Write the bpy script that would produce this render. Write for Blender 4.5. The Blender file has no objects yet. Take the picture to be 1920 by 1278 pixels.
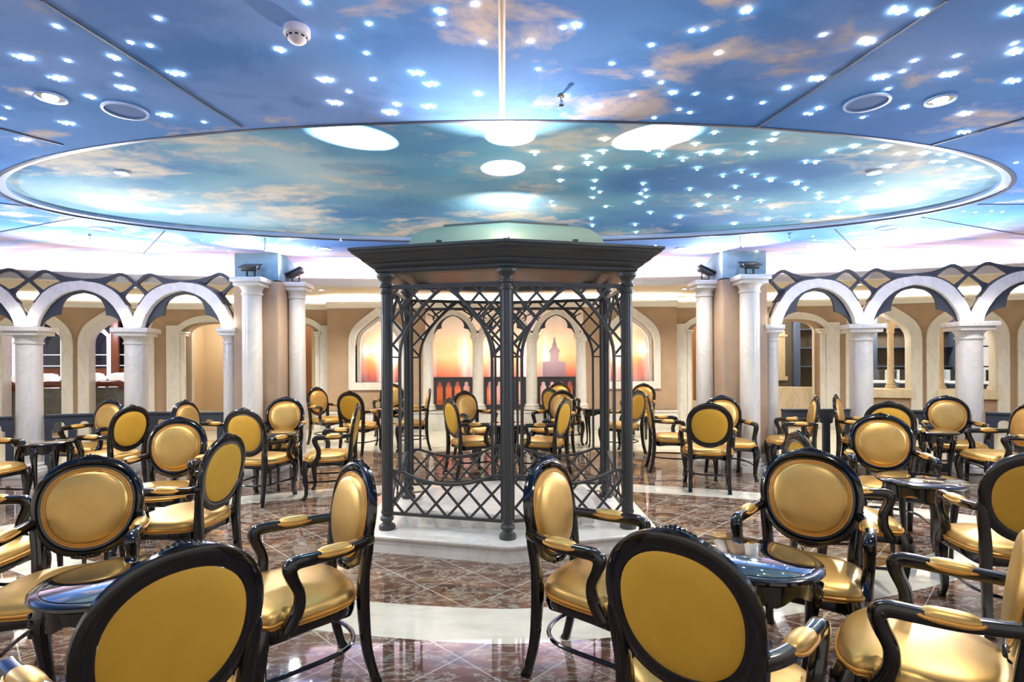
import bpy, bmesh, math, random
from mathutils import Vector, Matrix
PI = math.pi
scene = bpy.context.scene
C = scene.collection
random.seed(7)

# ------------------------------------------------------------------ camera
F = 1030.0; CXP = 946.0; HOR = 672.0; EYE = 1.48; ROLL = 0.005
cam_d = bpy.data.cameras.new('camera'); cam = bpy.data.objects.new('camera', cam_d); C.objects.link(cam)
cam_d.sensor_width = 36.0; cam_d.lens = F/1920*36.0
cam_d.shift_x = (960-CXP)/1920; cam_d.shift_y = (HOR-639)/1920
cam_d.clip_start = 0.05; cam_d.clip_end = 100
cam.location = (0, 0, EYE); cam.rotation_euler = (PI/2, ROLL, 0)
scene.camera = cam

# ------------------------------------------------------------------ world / exposure
w = bpy.data.worlds.new('world'); scene.world = w; w.use_nodes = True
w.node_tree.nodes['Background'].inputs[0].default_value = (1.0, 0.93, 0.86, 1)
w.node_tree.nodes['Background'].inputs[1].default_value = 0.48
scene.view_settings.view_transform = 'Standard'
scene.view_settings.look = 'None'
scene.view_settings.exposure = 1.12
scene.view_settings.gamma = 1.0
scene.view_settings.use_curve_mapping = False

def lamp(name, kind, loc, power, color=(1, 1, 1), target=None, **kw):
    d = bpy.data.lights.new(name, kind); d.energy = power; d.color = color
    for k, v in kw.items(): setattr(d, k, v)
    o = bpy.data.objects.new(name, d); C.objects.link(o); o.location = loc
    if target is not None:
        v = Vector(target)-Vector(loc)
        o.rotation_euler = v.to_track_quat('-Z', 'Y').to_euler()
    return o

WARM = (1.0, 0.86, 0.68)
# recessed downlights of the lounge (fixtures are built further down)
DOWN = [(-2.55, 3.1), (2.75, 3.15), (-5.3, 5.9), (5.3, 5.9), (-2.2, 6.9), (2.2, 6.9),
        (-1.0, 1.2), (1.0, 1.2), (-3.4, 4.9), (3.4, 4.9)]
for dx, dy in DOWN:
    lamp('downlight_lamp', 'SPOT', (dx, dy, 2.86), 90 if dy > 2 else 40, (1, 0.93, 0.82), (dx, dy, 0), spot_size=2.3, spot_blend=0.8, shadow_soft_size=0.05)
# ambulatory downlights under the lower soffit
for dx, dy in [(-8.0, 8.6), (-5.2, 9.6), (-2.6, 9.8), (0, 9.9), (2.6, 9.8), (5.2, 9.6), (8.0, 8.6), (-3.75, 9.6), (3.75, 9.6)]:
    lamp('soffit_lamp', 'SPOT', (dx, dy, 2.76), 75, (1, 0.92, 0.80), (dx, dy, 0), spot_size=2.5, spot_blend=0.8, shadow_soft_size=0.05)

# ------------------------------------------------------------------ pixel helpers
def hor(px): return HOR - ROLL*(px-CXP)
def pt(px, py, z):
    Y = F*(EYE-z)/(py-hor(px)); return Vector(((px-CXP)*Y/F, Y, z))
def ptY(px, Y): return (px-CXP)*Y/F

# ------------------------------------------------------------------ materials
def mat(name, color=(.5, .5, .5), rough=.5, metal=0.0, coat=0.0, emit=None, estr=0.0, spec=None):
    m = bpy.data.materials.new(name); m.use_nodes = True
    b = m.node_tree.nodes['Principled BSDF']
    b.inputs['Base Color'].default_value = (*color, 1); b.inputs['Roughness'].default_value = rough
    b.inputs['Metallic'].default_value = metal
    b.inputs['Coat Weight'].default_value = coat; b.inputs['Coat Roughness'].default_value = .04
    if spec is not None: b.inputs['Specular IOR Level'].default_value = spec
    if emit: b.inputs['Emission Color'].default_value = (*emit, 1); b.inputs['Emission Strength'].default_value = estr
    return m
class NT:
    def __init__(s, m): s.m = m; s.t = m.node_tree; s.b = s.t.nodes['Principled BSDF']
    def n(s, t, **kw):
        x = s.t.nodes.new(t)
        for k, v in kw.items(): setattr(x, k, v)
        return x
    def l(s, a, b): s.t.links.new(a, b)
    def pos(s, obj=True):
        return s.n('ShaderNodeTexCoord').outputs['Object']
    def world(s): return s.n('ShaderNodeNewGeometry').outputs['Position']
    def mapping(s, vec, scale=(1, 1, 1), rot=(0, 0, 0), loc=(0, 0, 0)):
        x = s.n('ShaderNodeMapping'); s.l(vec, x.inputs[0])
        x.inputs['Scale'].default_value = scale; x.inputs['Rotation'].default_value = rot; x.inputs['Location'].default_value = loc
        return x.outputs[0]
    def noise(s, vec, scale, detail=4, rough=.55, dist=0, out='Fac'):
        x = s.n('ShaderNodeTexNoise'); s.l(vec, x.inputs['Vector'])
        x.inputs['Scale'].default_value = scale; x.inputs['Detail'].default_value = detail
        x.inputs['Roughness'].default_value = rough; x.inputs['Distortion'].default_value = dist
        return x.outputs[out]
    def ramp(s, fac, stops):
        x = s.n('ShaderNodeValToRGB'); s.l(fac, x.inputs[0]); e = x.color_ramp.elements
        while len(e) < len(stops): e.new(.5)
        for i, (p, c) in enumerate(stops):
            e[i].position = p; e[i].color = (*c, 1) if len(c) == 3 else c
        return x.outputs[0]
    def math(s, op, a, b=None, c=None, clamp=False):
        x = s.n('ShaderNodeMath', operation=op); x.use_clamp = clamp
        for i, v in enumerate((a, b, c)):
            if v is None: continue
            if isinstance(v, (int, float)): x.inputs[i].default_value = v
            else: s.l(v, x.inputs[i])
        return x.outputs[0]
    def mix(s, f, a, b, mode='MIX'):
        x = s.n('ShaderNodeMix', data_type='RGBA', blend_type=mode)
        for i, v in ((0, f), (6, a), (7, b)):
            if isinstance(v, (int, float)): x.inputs[i].default_value = v
            elif isinstance(v, tuple): x.inputs[i].default_value = (*v, 1)
            else: s.l(v, x.inputs[i])
        return x.outputs[2]
    def sep(s, v):
        x = s.n('ShaderNodeSeparateXYZ'); s.l(v, x.inputs[0]); return x.outputs
    def base(s, c): s.l(c, s.b.inputs['Base Color'])
    def bump(s, h, strength=.3, dist=.01):
        x = s.n('ShaderNodeBump'); x.inputs['Strength'].default_value = strength; x.inputs['Distance'].default_value = dist
        s.l(h, x.inputs['Height']); s.l(x.outputs[0], s.b.inputs['Normal'])

M = {}
M['lacquer'] = mat('black_lacquer', (.003, .0035, .0045), .13, 0, .35)
t = NT(M['lacquer']); t.bump(t.noise(t.pos(), 40, 2), .05, .002)
def leather(name, c1, c2, metal, rough):
    m = mat(name, c1, rough, metal); t = NT(m); v = t.pos()
    t.base(t.ramp(t.noise(v, 6, 3), [(.3, c1), (.7, c2)]))
    t.bump(t.noise(v, 260, 2), .06, .001)
    return m
M['gold'] = leather('gold_satin_leather', (.50, .31, .09), (.58, .37, .115), .72, .40)
M['goldback'] = leather('gold_back_fabric', (.50, .27, .016), (.56, .31, .022), .1, .6)
M['piping'] = mat('gold_piping', (.58, .27, .045), .4, .3)
M['glass_top'] = mat('black_glass', (.004, .004, .005), .02, 0, 1.0, spec=.9)
def marble(name, c1, c2, c3, rough, scale=1.0):
    m = mat(name, c1, rough); t = NT(m); v = t.mapping(t.pos(), (1.3, 1.3, .5), (0.2, .35, .5))
    n1 = t.noise(v, 2.2*scale, 6, .6, 1.2)
    veins = t.ramp(n1, [(.42, c1), (.5, c2), (.53, c3), (.56, c1), (1, c1)])
    t.base(veins)
    return m
M['marble'] = marble('white_marble', (.72, .70, .64), (.69, .67, .61), (.63, .61, .56), .22)
M['marble_column'] = marble('column_marble', (.62, .59, .53), (.59, .56, .50), (.54, .52, .47), .32, 1.4)
M['cream_marble'] = marble('cream_marble', (.72, .62, .44), (.68, .58, .40), (.60, .50, .34), .35)
M['iron'] = mat('dark_grey_iron', (.050, .052, .052), .42, .3)
M['tracery'] = mat('dark_blue_grey_tracery', (.030, .038, .052), .5)
M['roofgreen'] = mat('sage_green_dome', (.23, .27, .21), .7)
m = mat('tan_wall_fabric', (.42, .26, .16), .75); t = NT(m)
v = t.mapping(t.world(), (1, 1, 1)); n = t.noise(v, 3.5, 6, .6)
t.base(t.ramp(n, [(.3, (.37, .255, .165)), (.7, (.44, .31, .205))])); t.bump(t.noise(v, 120, 2), .1, .002); M['tan'] = m
M['brown'] = mat('brown_wall', (.30, .125, .045), .6)
M['beige'] = mat('beige_panel', (.62, .52, .36), .6)
M['soffit'] = mat('beige_soffit', (.62, .54, .40), .7)
M['cornice'] = mat('cream_cornice', (.80, .77, .70), .5)
M['black'] = mat('black_metal', (.015, .017, .02), .35)
M['rim'] = mat('dark_blue_joint', (.012, .03, .085), .5)
M['riml'] = mat('light_blue_edge', (.35, .50, .80), .4)
M['white'] = mat('white_plastic', (.80, .76, .82), .45)
M['chrome'] = mat('chrome', (.6, .6, .6), .15, 1.0)
M['cove'] = mat('cove_light', (1, 1, 1), .5, emit=(1.0, .93, .84), estr=13)
M['covein'] = mat('cove_light_blue_white', (1, 1, 1), .5, emit=(.95, .95, 1.0), estr=13)
M['lampglow'] = mat('lamp_glow', (1, 1, 1), .5, emit=(1, .94, .8), estr=14)
M['bulb'] = mat('bulb_glow', (1, 1, 1), .5, emit=(1, .93, .75), estr=220)
M['star'] = mat('star_glow', (1, 1, 1), .5, emit=(1, .97, .80), estr=30)
for k in ('star', 'lampglow', 'bulb'): M[k].cycles.emission_sampling = 'NONE'
M['wood'] = mat('red_brown_wood', (.20, .065, .025), .35)
M['greystone'] = mat('grey_stone', (.16, .15, .14), .5); t = NT(M['greystone'])
t.base(t.ramp(t.noise(t.pos(), 5, 5), [(.3, (.11, .11, .105)), (.7, (.24, .23, .21))]))
M['darkglass'] = mat('dark_window_glass', (.012, .016, .03), .06, 0, .5)
M['lilac'] = mat('lit_lilac_panel', (.8, .8, .9), .4, emit=(.80, .74, .95), estr=.32)
M['whitelit'] = mat('self_lit_white', (.9, .9, .9), .4, emit=(1, .93, .9), estr=.30)
M['navy'] = mat('navy_blue_case', (.05, .08, .16), .4)
M['shelfback'] = mat('shelf_back', (.10, .085, .065), .6)
m = mat('clear_glass', (.8, .9, .9), .02); m.node_tree.nodes['Principled BSDF'].inputs['Transmission Weight'].default_value = 1.0
M['glass'] = m

# sky mural on the ceiling
def sky(name, deep, mid, light, cloud, dark, lo, hi, vs, seed, edge_glow=False):
    m = mat(name, mid, .85, spec=.15); t = NT(m); p = t.world()
    v = t.mapping(p, (1, 1.5, 1), (0, 0, .25), (seed, seed*.7, 0))
    big = t.noise(v, .55, 2, .5)
    base = t.ramp(big, [(.32, deep), (.5, mid), (.68, light)])
    cl = t.noise(v, vs, 9, .62, .35)
    big2 = t.noise(t.mapping(p, (1, 1.3, 1), (0, 0, -.3), (seed*3, 5, 0)), .8, 2, .5)
    f = t.math('ADD', cl, t.math('MULTIPLY', t.math('SUBTRACT', big2, .5), .7))
    shade = t.noise(v, vs*2.7, 6, .6, .2)
    cloudc = t.ramp(shade, [(.3, dark), (.52, cloud), (.8, tuple(min(1, c*1.15) for c in cloud))])
    mask = t.ramp(f, [(lo, (0, 0, 0)), (hi, (.85, .85, .85)), (1, (1, 1, 1))])
    col = t.mix(mask, base, cloudc)
    # darker blue cloud banks
    db = t.noise(t.mapping(p, (1, 1.2, 1), (0, 0, 0), (seed+11, 3, 0)), vs*.9, 8, .6, .3)
    dmask = t.ramp(db, [(.54, (0, 0, 0)), (.60, (.55, .55, .55))])
    col = t.mix(t.math('MULTIPLY', dmask, .6), col, deep)
    if edge_glow:  # pinkish mural bands near the back edge, mostly glow put into the colour
        s = t.sep(p)
        ex = t.math('POWER', t.math('DIVIDE', s[0], 7.75), 2)
        ey = t.math('POWER', t.math('DIVIDE', t.math('SUBTRACT', s[1], 5.0), 2.85), 2)
        e = t.math('ADD', ex, ey)
        back = t.math('GREATER_THAN', s[1], 4.2)
        hz = t.math('MULTIPLY', t.ramp(e, [(.52, (0, 0, 0)), (.88, (1, 1, 1))]), 1.0)
        streak = t.ramp(t.noise(t.mapping(p, (.7, 3.5, 1)), 1.3, 6), [(.35, (.50, .38, .60)), (.5, (.80, .62, .66)), (.62, (.34, .44, .76)), (.75, (.9, .82, .72))])
        col = t.mix(t.math('MULTIPLY', hz, back), col, streak)
    t.base(col)
    return m
M['sky_outer'] = sky('blue_sky_mural', (.06, .20, .62), (.12, .33, .80), (.25, .42, .88), (.72, .62, .58), (.36, .38, .52), .58, .70, 1.7, 2.3, True)
M['sky_inner'] = sky('teal_sky_mural', (.07, .22, .50), (.17, .42, .60), (.42, .62, .70), (.74, .70, .60), (.34, .46, .56), .53, .65, 1.6, 7.1)

M['sky_block'] = sky('grey_teal_sky_paint', (.10, .20, .26), (.18, .30, .36), (.34, .44, .48), (.5, .5, .46), (.2, .28, .32), .5, .7, 3.0, 4.0)
# floor
m = mat('polished_marble_floor', (.3, .2, .15), .035, 0, .0, spec=1.0); t = NT(m); p = t.world(); s = t.sep(p)
v = t.mapping(p, (1, 1.7, 1), (0, 0, .5))
n1 = t.noise(t.mapping(p, (1, 2.6, 1), (0, 0, .35)), 3.6, 10, .72, .5); n2 = t.noise(v, 2.0, 3, .5)
brown = t.ramp(n2, [(.35, (.085, .040, .026)), (.65, (.17, .090, .058))])
vein = t.ramp(n1, [(.44, (0, 0, 0)), (.485, (.15, .15, .15)), (.50, (.9, .9, .9)), (.515, (.10, .10, .10)), (.55, (0, 0, 0)), (.64, (0, 0, 0)), (.68, (.8, .8, .8)), (.72, (.4, .4, .4))])
veinc = t.ramp(t.noise(v, 1.3, 2), [(.4, (.62, .55, .44)), (.6, (.42, .46, .38))])
tile = t.mix(vein, brown, veinc)
rot = t.sep(t.mapping(p, (1, 1, 1), (0, 0, PI/4)))
def line(c, size, wd):
    fr = t.math('FRACT', t.math('DIVIDE', t.math('ADD', c, 100.07), size))
    return t.math('LESS_THAN', t.math('ABSOLUTE', t.math('SUBTRACT', fr, .5)), wd/size/2)
g = t.math('MAXIMUM', line(rot[0], .385, .006), line(rot[1], .385, .006))
tile = t.mix(g, tile, (.50, .47, .42))
def sup(a, b, yc, pw):
    ax = t.math('POWER', t.math('DIVIDE', t.math('ABSOLUTE', s[0]), a), pw)
    ay = t.math('POWER', t.math('DIVIDE', t.math('ABSOLUTE', t.math('SUBTRACT', s[1], yc)), b), pw)
    return t.math('LESS_THAN', t.math('ADD', ax, ay), 1.0)
ring = t.math('SUBTRACT', sup(4.6, 1.93, 4.78, 1.45), sup(4.05, 1.53, 4.78, 1.45))
far = t.math('SUBTRACT', 1.0, sup(9.0, 3.9, 4.9, 2.0))
far = t.math('MULTIPLY', far, t.math('GREATER_THAN', s[1], 5.0))
cm = t.ramp(t.noise(t.mapping(p, (1, 4, 1), (0, 0, .3)), 2.5, 5), [(.35, (.60, .58, .47)), (.6, (.70, .68, .57)), (.75, (.55, .55, .46))])
t.base(t.mix(t.math('MAXIMUM', ring, far), tile, cm))
M['floor'] = m

# lit sunset mural
m = mat('sunset_mural', (.8, .4, .2), .5); t = NT(m); p = t.world(); s = t.sep(p)
z = t.math('DIVIDE', t.math('SUBTRACT', s[2], .4), 2.2)
nz = t.noise(t.mapping(p, (1.5, 1, 1.2)), 1.6, 6, .6)
zz = t.math('ADD', z, t.math('MULTIPLY', t.math('SUBTRACT', nz, .5), .22))
c = t.ramp(zz, [(.0, (.95, .22, .06)), (.17, (.85, .20, .08)), (.26, (.30, .07, .09)), (.33, (.62, .16, .10)), (.48, (.95, .30, .10)), (.68, (1, .62, .36)), (.85, (1, .86, .70))])
pale = t.ramp(t.noise(t.mapping(p, (2.6, 1, .25), (0, 0, 0), (0.85, 0, 0)), .75, 2), [(.45, (0, 0, 0)), (.60, (.8, .8, .8))])
c = t.mix(pale, c, (.95, .80, .82))
t.base(c); t.l(c, t.b.inputs['Emission Color']); t.b.inputs['Emission Strength'].default_value = .05
M['sunset'] = m
M['tower'] = mat('mural_tower_silhouette', (.26, .17, .19), .6)

# ------------------------------------------------------------------ mesh helpers
def link(name, me, m, parent=None, loc=None, smooth=True):
    o = bpy.data.objects.new(name, me); C.objects.link(o)
    if m is not None and not me.materials: me.materials.append(m)
    if smooth:
        for f in me.polygons: f.use_smooth = True
        try: me.set_sharp_from_angle(angle=math.radians(38))
        except Exception: pass
    if parent: o.parent = parent
    if loc is not None: o.location = loc
    return o
def obj(name, bm, m, parent=None, loc=None, smooth=True):
    bmesh.ops.recalc_face_normals(bm, faces=bm.faces[:])
    me = bpy.data.meshes.new(name); bm.to_mesh(me); bm.free()
    return link(name, me, m, parent, loc, smooth)
def tag(o, label, cat, group=None, kind=None):
    o['label'] = label; o['category'] = cat
    if group: o['group'] = group
    if kind: o['kind'] = kind
    return o
def thing(name, label, cat, loc=(0, 0, 0), rz=0, group=None):
    o = bpy.data.objects.new(name, None); C.objects.link(o); o.empty_display_size = .1
    o.location = loc; o.rotation_euler = (0, 0, rz)
    return tag(o, label, cat, group)
def struct(o, label=None):
    o['kind'] = 'structure'
    if label: o['label'] = label
    return o
def kids(o): return [x for x in bpy.data.objects if x.parent == o]
KC = {}
def copy_tree(o, parent=None):
    if o.name not in KC: KC[o.name] = [x for x in o.children]
    c = o.copy(); C.objects.link(c); c.parent = parent
    for ch in KC[o.name]: copy_tree(ch, c)
    return c
def box(bm, c, s, bev=0, rot=0):
    mt = Matrix.Translation(c) @ Matrix.Rotation(rot, 4, 'Z') @ Matrix.Diagonal((s[0], s[1], s[2], 1))
    r = bmesh.ops.create_cube(bm, size=1, matrix=mt)
    if bev:
        es = {e for v_ in r['verts'] for e in v_.link_edges}
        bmesh.ops.bevel(bm, geom=list(es), offset=bev, segments=2, affect='EDGES', profile=.6)
def nb(): return bmesh.new()
def spline(P, n=6):
    out = []
    for i in range(len(P)-1):
        p0 = P[max(i-1, 0)]; p1 = P[i]; p2 = P[i+1]; p3 = P[min(i+2, len(P)-1)]
        for k in range(n):
            u = k/n
            out.append(tuple(.5*((2*b)+(-a+c)*u+(2*a-5*b+4*c-d)*u*u+(-a+3*b-3*c+d)*u**3) for a, b, c, d in zip(p0, p1, p2, p3)))
    out.append(tuple(P[-1])); return out
def tube(bm, P, seg=8, up=(0, 0, 1), closed=False, cap=True, sq=2.0):
    """P: (x,y,z,ra,rb): ra along side (t x up), rb along the other normal"""
    N = len(P); rings = []; up = Vector(up)
    for i in range(N):
        a = Vector(P[(i-1) % N if closed else max(i-1, 0)][:3]); b = Vector(P[(i+1) % N if closed else min(i+1, N-1)][:3])
        tg = (b-a).normalized(); sd = tg.cross(up)
        if sd.length < 1e-3: sd = tg.cross(Vector((0, 1, 0)))
        sd.normalize(); nn = sd.cross(tg).normalized()
        c = Vector(P[i][:3]); ra = P[i][3]; rb = P[i][4] if len(P[i]) > 4 else ra
        rg = []
        for k in range(seg):
            an = 2*PI*(k+.5)/seg; cs, sn = math.cos(an), math.sin(an)
            e = 2.0/sq
            cx = math.copysign(abs(cs)**e, cs); sx = math.copysign(abs(sn)**e, sn)
            rg.append(bm.verts.new(c+sd*(ra*cx)+nn*(rb*sx)))
        rings.append(rg)
    M_ = N if closed else N-1
    for i in range(M_):
        A, B = rings[i], rings[(i+1) % N]
        for k in range(seg): bm.faces.new((A[k], A[(k+1) % seg], B[(k+1) % seg], B[k]))
    if cap and not closed: bm.faces.new(rings[0][::-1]); bm.faces.new(rings[-1])
def lathe(bm, prof, c=(0, 0, 0), seg=24, sx=1, sy=1):
    rings = []
    for r, z in prof:
        if r < 1e-5: rings.append([bm.verts.new((c[0], c[1], c[2]+z))])
        else: rings.append([bm.verts.new((c[0]+r*sx*math.cos(2*PI*k/seg), c[1]+r*sy*math.sin(2*PI*k/seg), c[2]+z)) for k in range(seg)])
    for A, B in zip(rings, rings[1:]):
        for k in range(seg):
            a = A[k] if len(A) > 1 else A[0]; b = A[(k+1) % seg] if len(A) > 1 else None
            d = B[k] if len(B) > 1 else B[0]; c2 = B[(k+1) % seg] if len(B) > 1 else None
            vs = [x for x in (a, b, c2, d) if x is not None]
            if len(vs) >= 3: bm.faces.new(vs)
    if len(rings[0]) > 1: bm.faces.new(rings[0][::-1])
    if len(rings[-1]) > 1: bm.faces.new(rings[-1])
def bar(bm, a, b, wd, dp, nrm):
    """flat bar from a to b; width wd in plane, depth dp along nrm"""
    a = Vector(a); b = Vector(b); t_ = (b-a).normalized(); n_ = Vector(nrm).normalized(); s_ = t_.cross(n_).normalized()
    vs = []
    for p in (a, b):
        for su, sv in ((1, 1), (-1, 1), (-1, -1), (1, -1)): vs.append(bm.verts.new(p+s_*su*wd/2+n_*sv*dp/2))
    for k in range(4): bm.faces.new((vs[k], vs[(k+1) % 4], vs[4+(k+1) % 4], vs[4+k]))
    bm.faces.new(vs[3::-1]); bm.faces.new(vs[4:])
def extr(loops, th, bev=0.0):
    """2D loops (s,z) filled (holes even-odd), extruded th -> mesh in XZ plane, depth along Y centred"""
    cu = bpy.data.curves.new('c', 'CURVE'); cu.dimensions = '2D'; cu.fill_mode = 'BOTH'; cu.extrude = th/2-bev; cu.bevel_depth = bev; cu.bevel_resolution = 1
    cu.offset = -bev
    for L in loops:
        sp = cu.splines.new('POLY'); sp.points.add(len(L)-1)
        for q, (x, y) in zip(sp.points, L): q.co = (x, y, 0, 1)
        sp.use_cyclic_u = True
    o = bpy.data.objects.new('c', cu); C.objects.link(o)
    dg = bpy.context.evaluated_depsgraph_get(); me = bpy.data.meshes.new_from_object(o.evaluated_get(dg))
    bpy.data.objects.remove(o); bpy.data.curves.remove(cu)
    for v_ in me.vertices:
        x, y, z_ = v_.co; v_.co = (x, -z_, y)
    me.materials.clear()
    return me
def extr_obj(name, loops, th, m, parent=None, loc=None, rz=0, bev=0.0, off=0.0):
    me = extr(loops, th, bev)
    if off:
        for v_ in me.vertices: v_.co.y += off
    o = link(name, me, m, parent, loc); o.rotation_euler = (0, 0, rz); return o
def bez(p0, p1, p2, p3, n=10, inc=True):
    r = []
    for i in range(n+(1 if inc else 0)):
        u = i/n; q = 1-u
        r.append(tuple(q**3*a+3*q*q*u*b+3*q*u*u*c+u**3*d for a, b, c, d in zip(p0, p1, p2, p3)))
    return r
def mirror(L): return [(-x, y) for x, y in reversed(L)]
def ogee(w_, z0, zs, za, c=0.0):
    h = za-zs
    L = [(-w_, z0)]+bez((-w_, zs), (-w_, zs+.52*h), (-.62*w_, zs+.62*h), (0, za), 12)
    L = L+mirror(L)[1:]
    return [(x+c, y) for x, y in L]
def basket(w_, z0, zs, za, c=0.0):
    h = za-zs
    L = [(-w_, z0)]+bez((-w_, zs), (-w_*.92, zs+.8*h), (-.55*w_, za), (0, za), 10)
    L = L+mirror(L)[1:]
    return [(x+c, y) for x, y in L]

# ------------------------------------------------------------------ floor & ceiling
bm = nb(); box(bm, (0, 5.2, -.05), (26, 17.6, .1)); struct(obj('floor', bm, M['floor']), 'polished brown marble floor with cream bands')

YC = 5.0
def ell(a, bb, bf, n=160):
    L = []
    for k in range(n):
        an = 2*PI*k/n; y = math.sin(an); L.append((a*math.cos(an), YC+(bb if y > 0 else bf)*y))
    return L
def ringmesh(bm, loops):
    R = [[bm.verts.new(p) for p in L] for L in loops]; n = len(R[0])
    for A, B in zip(R, R[1:]):
        for k in range(n): bm.faces.new((A[k], A[(k+1) % n], B[(k+1) % n], B[k]))
    return R
def at(L, z): return [(x, y, z) for x, y in L]
ZC = 2.90
N = 160
# outer mural: inner rim -> flat -> curved down behind the ledge
bm = nb()
loops = [at(ell(4.38, 1.73, 1.73), ZC), at(ell(6.2, 2.3, 3.4), ZC), at(ell(8.0, 2.77, 5.6), ZC)]
for k in range(1, 7):
    a_ = k/6*PI/2; e = .42*math.sin(a_); loops.append(at(ell(8.0+e, 2.77+e, 5.6+e), ZC-.24*(1-math.cos(a_))))
R = ringmesh(bm, loops)
struct(obj('ceiling', bm, M['sky_outer']), 'outer ceiling painted as blue cloudy sky')
bm = nb()
IN = ell(4.28, 1.66, 1.66)
rr = ringmesh(bm, [at(IN, ZC+.045), at([(x*.6, YC+(y-YC)*.6) for x, y in IN], ZC+.085), at([(x*.2, YC+(y-YC)*.2) for x, y in IN], ZC+.10)])
bm.faces.new(rr[-1])
struct(obj('ceiling', bm, M['sky_inner']), 'raised oval ceiling panel painted teal sky')
bm = nb(); ringmesh(bm, [at(ell(4.38, 1.73, 1.73), ZC-.004), at(ell(4.38, 1.73, 1.73), ZC+.05), at(ell(4.345, 1.705, 1.705), ZC+.05), at(ell(4.345, 1.705, 1.705), ZC-.004), at(ell(4.38, 1.73, 1.73), ZC-.004)])
struct(obj('trim_1', bm, M['rim']), 'dark blue rim of the oval')
bm = nb(); ringmesh(bm, [at(ell(4.345, 1.705, 1.705), ZC+.052), at(ell(4.345, 1.705, 1.705), ZC+.008), at(ell(4.28, 1.66, 1.66), ZC+.016), at(ell(4.28, 1.66, 1.66), ZC+.052)])
struct(obj('trim_2', bm, M['riml']), 'light blue inner edge of the oval')
# seams between the ceiling panels
seams = [((455, 238), (80, 0)), ((1423, 238), (1780, 0)), ((120, 272), (-40, 230)), ((1750, 272), (1960, 212)),
         ((497, 447), (497, 468)), ((1390, 443), (1390, 466)), ((310, 433), (256, 490)), ((140, 410), (-30, 440)), ((65, 388), (-30, 377)),
         ((1567, 430), (1620, 484)), ((1730, 408), (1960, 447)), ((1835, 383), (1960, 383))]
k = 3
for a_, b_ in seams:
    A = pt(*a_, ZC-.003); B = pt(*b_, ZC-.003)
    bm = nb(); bar(bm, A, B, .012, .006, (0, 0, 1)); struct(obj('trim_%d' % k, bm, M['rim'], smooth=False), 'thin dark seam between ceiling panels'); k += 1
bm = nb(); A = pt(944, 222, ZC-.003); B = Vector((0, .2, ZC-.003)); bar(bm, A, B, .030, .008, (0, 0, 1)); struct(obj('trim_%d' % k, bm, M['rim'], smooth=False), 'wide dark seam channel above the gazebo'); k += 1
bm = nb(); bar(bm, A+Vector((0, -.12, -.006)), B+Vector((0, 0, -.006)), .012, .006, (0, 0, 1)); struct(obj('trim_%d' % k, bm, M['tan'], smooth=False), 'pale strip in the wide ceiling seam'); k += 1

# inner ledge (cornice) with hidden cove light
def shell(name, prof, m, sharp=True):
    bm = nb(); L = [at(ell(8.4+d, 3.15+d, 6.0+d), z_) for d, z_ in prof]; L.append(L[0]); ringmesh(bm, L)
    bmesh.ops.remove_doubles(bm, verts=bm.verts[:], dist=1e-5)
    return obj(name, bm, m)
struct(shell('trim_%d' % k, [(-.06, 2.66), (-.07, 2.645), (-.05, 2.63), (-.02, 2.60), (0, 2.57), (.02, 2.55), (.20, 2.55), (.20, 2.80), (.17, 2.80), (.17, 2.60), (-.04, 2.62), (-.045, 2.66)], M['cornice']), 'cream cornice ledge round the oval lounge'); k += 1
struct(shell('trim_%d' % k, [(.0, 2.625), (.0, 2.635), (.14, 2.635), (.14, 2.625)], M['covein']), 'cove light strip hidden on the ledge'); k += 1
# outer soffit
bm = nb()
inner = ell(8.55, 3.30, 6.15); outr = []
for i in range(N):
    an = 2*PI*i/N; dx, dy = math.cos(an), math.sin(an)
    s_ = min(12.5/abs(dx) if abs(dx) > 1e-6 else 1e9, (9.0/dy if dy > 0 else 8.2/-dy) if abs(dy) > 1e-6 else 1e9)
    outr.append((dx*s_, YC+dy*s_))
ringmesh(bm, [at(inner, 2.80), at(outr, 2.80), at(outr, 2.84), at(inner, 2.84)])
struct(obj('ceiling', bm, M['soffit']), 'beige soffit of the surrounding walkway')

# ------------------------------------------------------------------ walls
ZW = 2.64
def wall_run(name, p0, p1, holes, m=None, z0=0.0, z1=ZW, th=.24, label=None):
    p0 = Vector(p0); p1 = Vector(p1); L = (p1-p0).length; rz = math.atan2(p1.y-p0.y, p1.x-p0.x)
    o = extr_obj(name, [[(0, z0), (L, z0), (L, z1), (0, z1)]]+holes, th, m or M['tan'], loc=(p0.x, p0.y, 0), rz=rz, off=th/2)
    struct(o, label); return o
class Seg:
    def __init__(s, p0, p1):
        s.p0 = Vector(p0); s.p1 = Vector(p1); s.d = (s.p1-s.p0).normalized(); s.L = (s.p1-s.p0).length
        s.rz = math.atan2(s.d.y, s.d.x); s.n = Vector((s.d.y, -s.d.x))   # towards the room
    def s_px(s, px):   # where the camera ray through column px meets the segment
        u = (px-CXP)/F; # X = u*Y
        return (u*s.p0.y-s.p0.x)/(s.d.x-u*s.d.y)
    def at(s, q, out=0.0): v_ = s.p0+s.d*q+s.n*out; return (v_.x, v_.y, 0)
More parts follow.
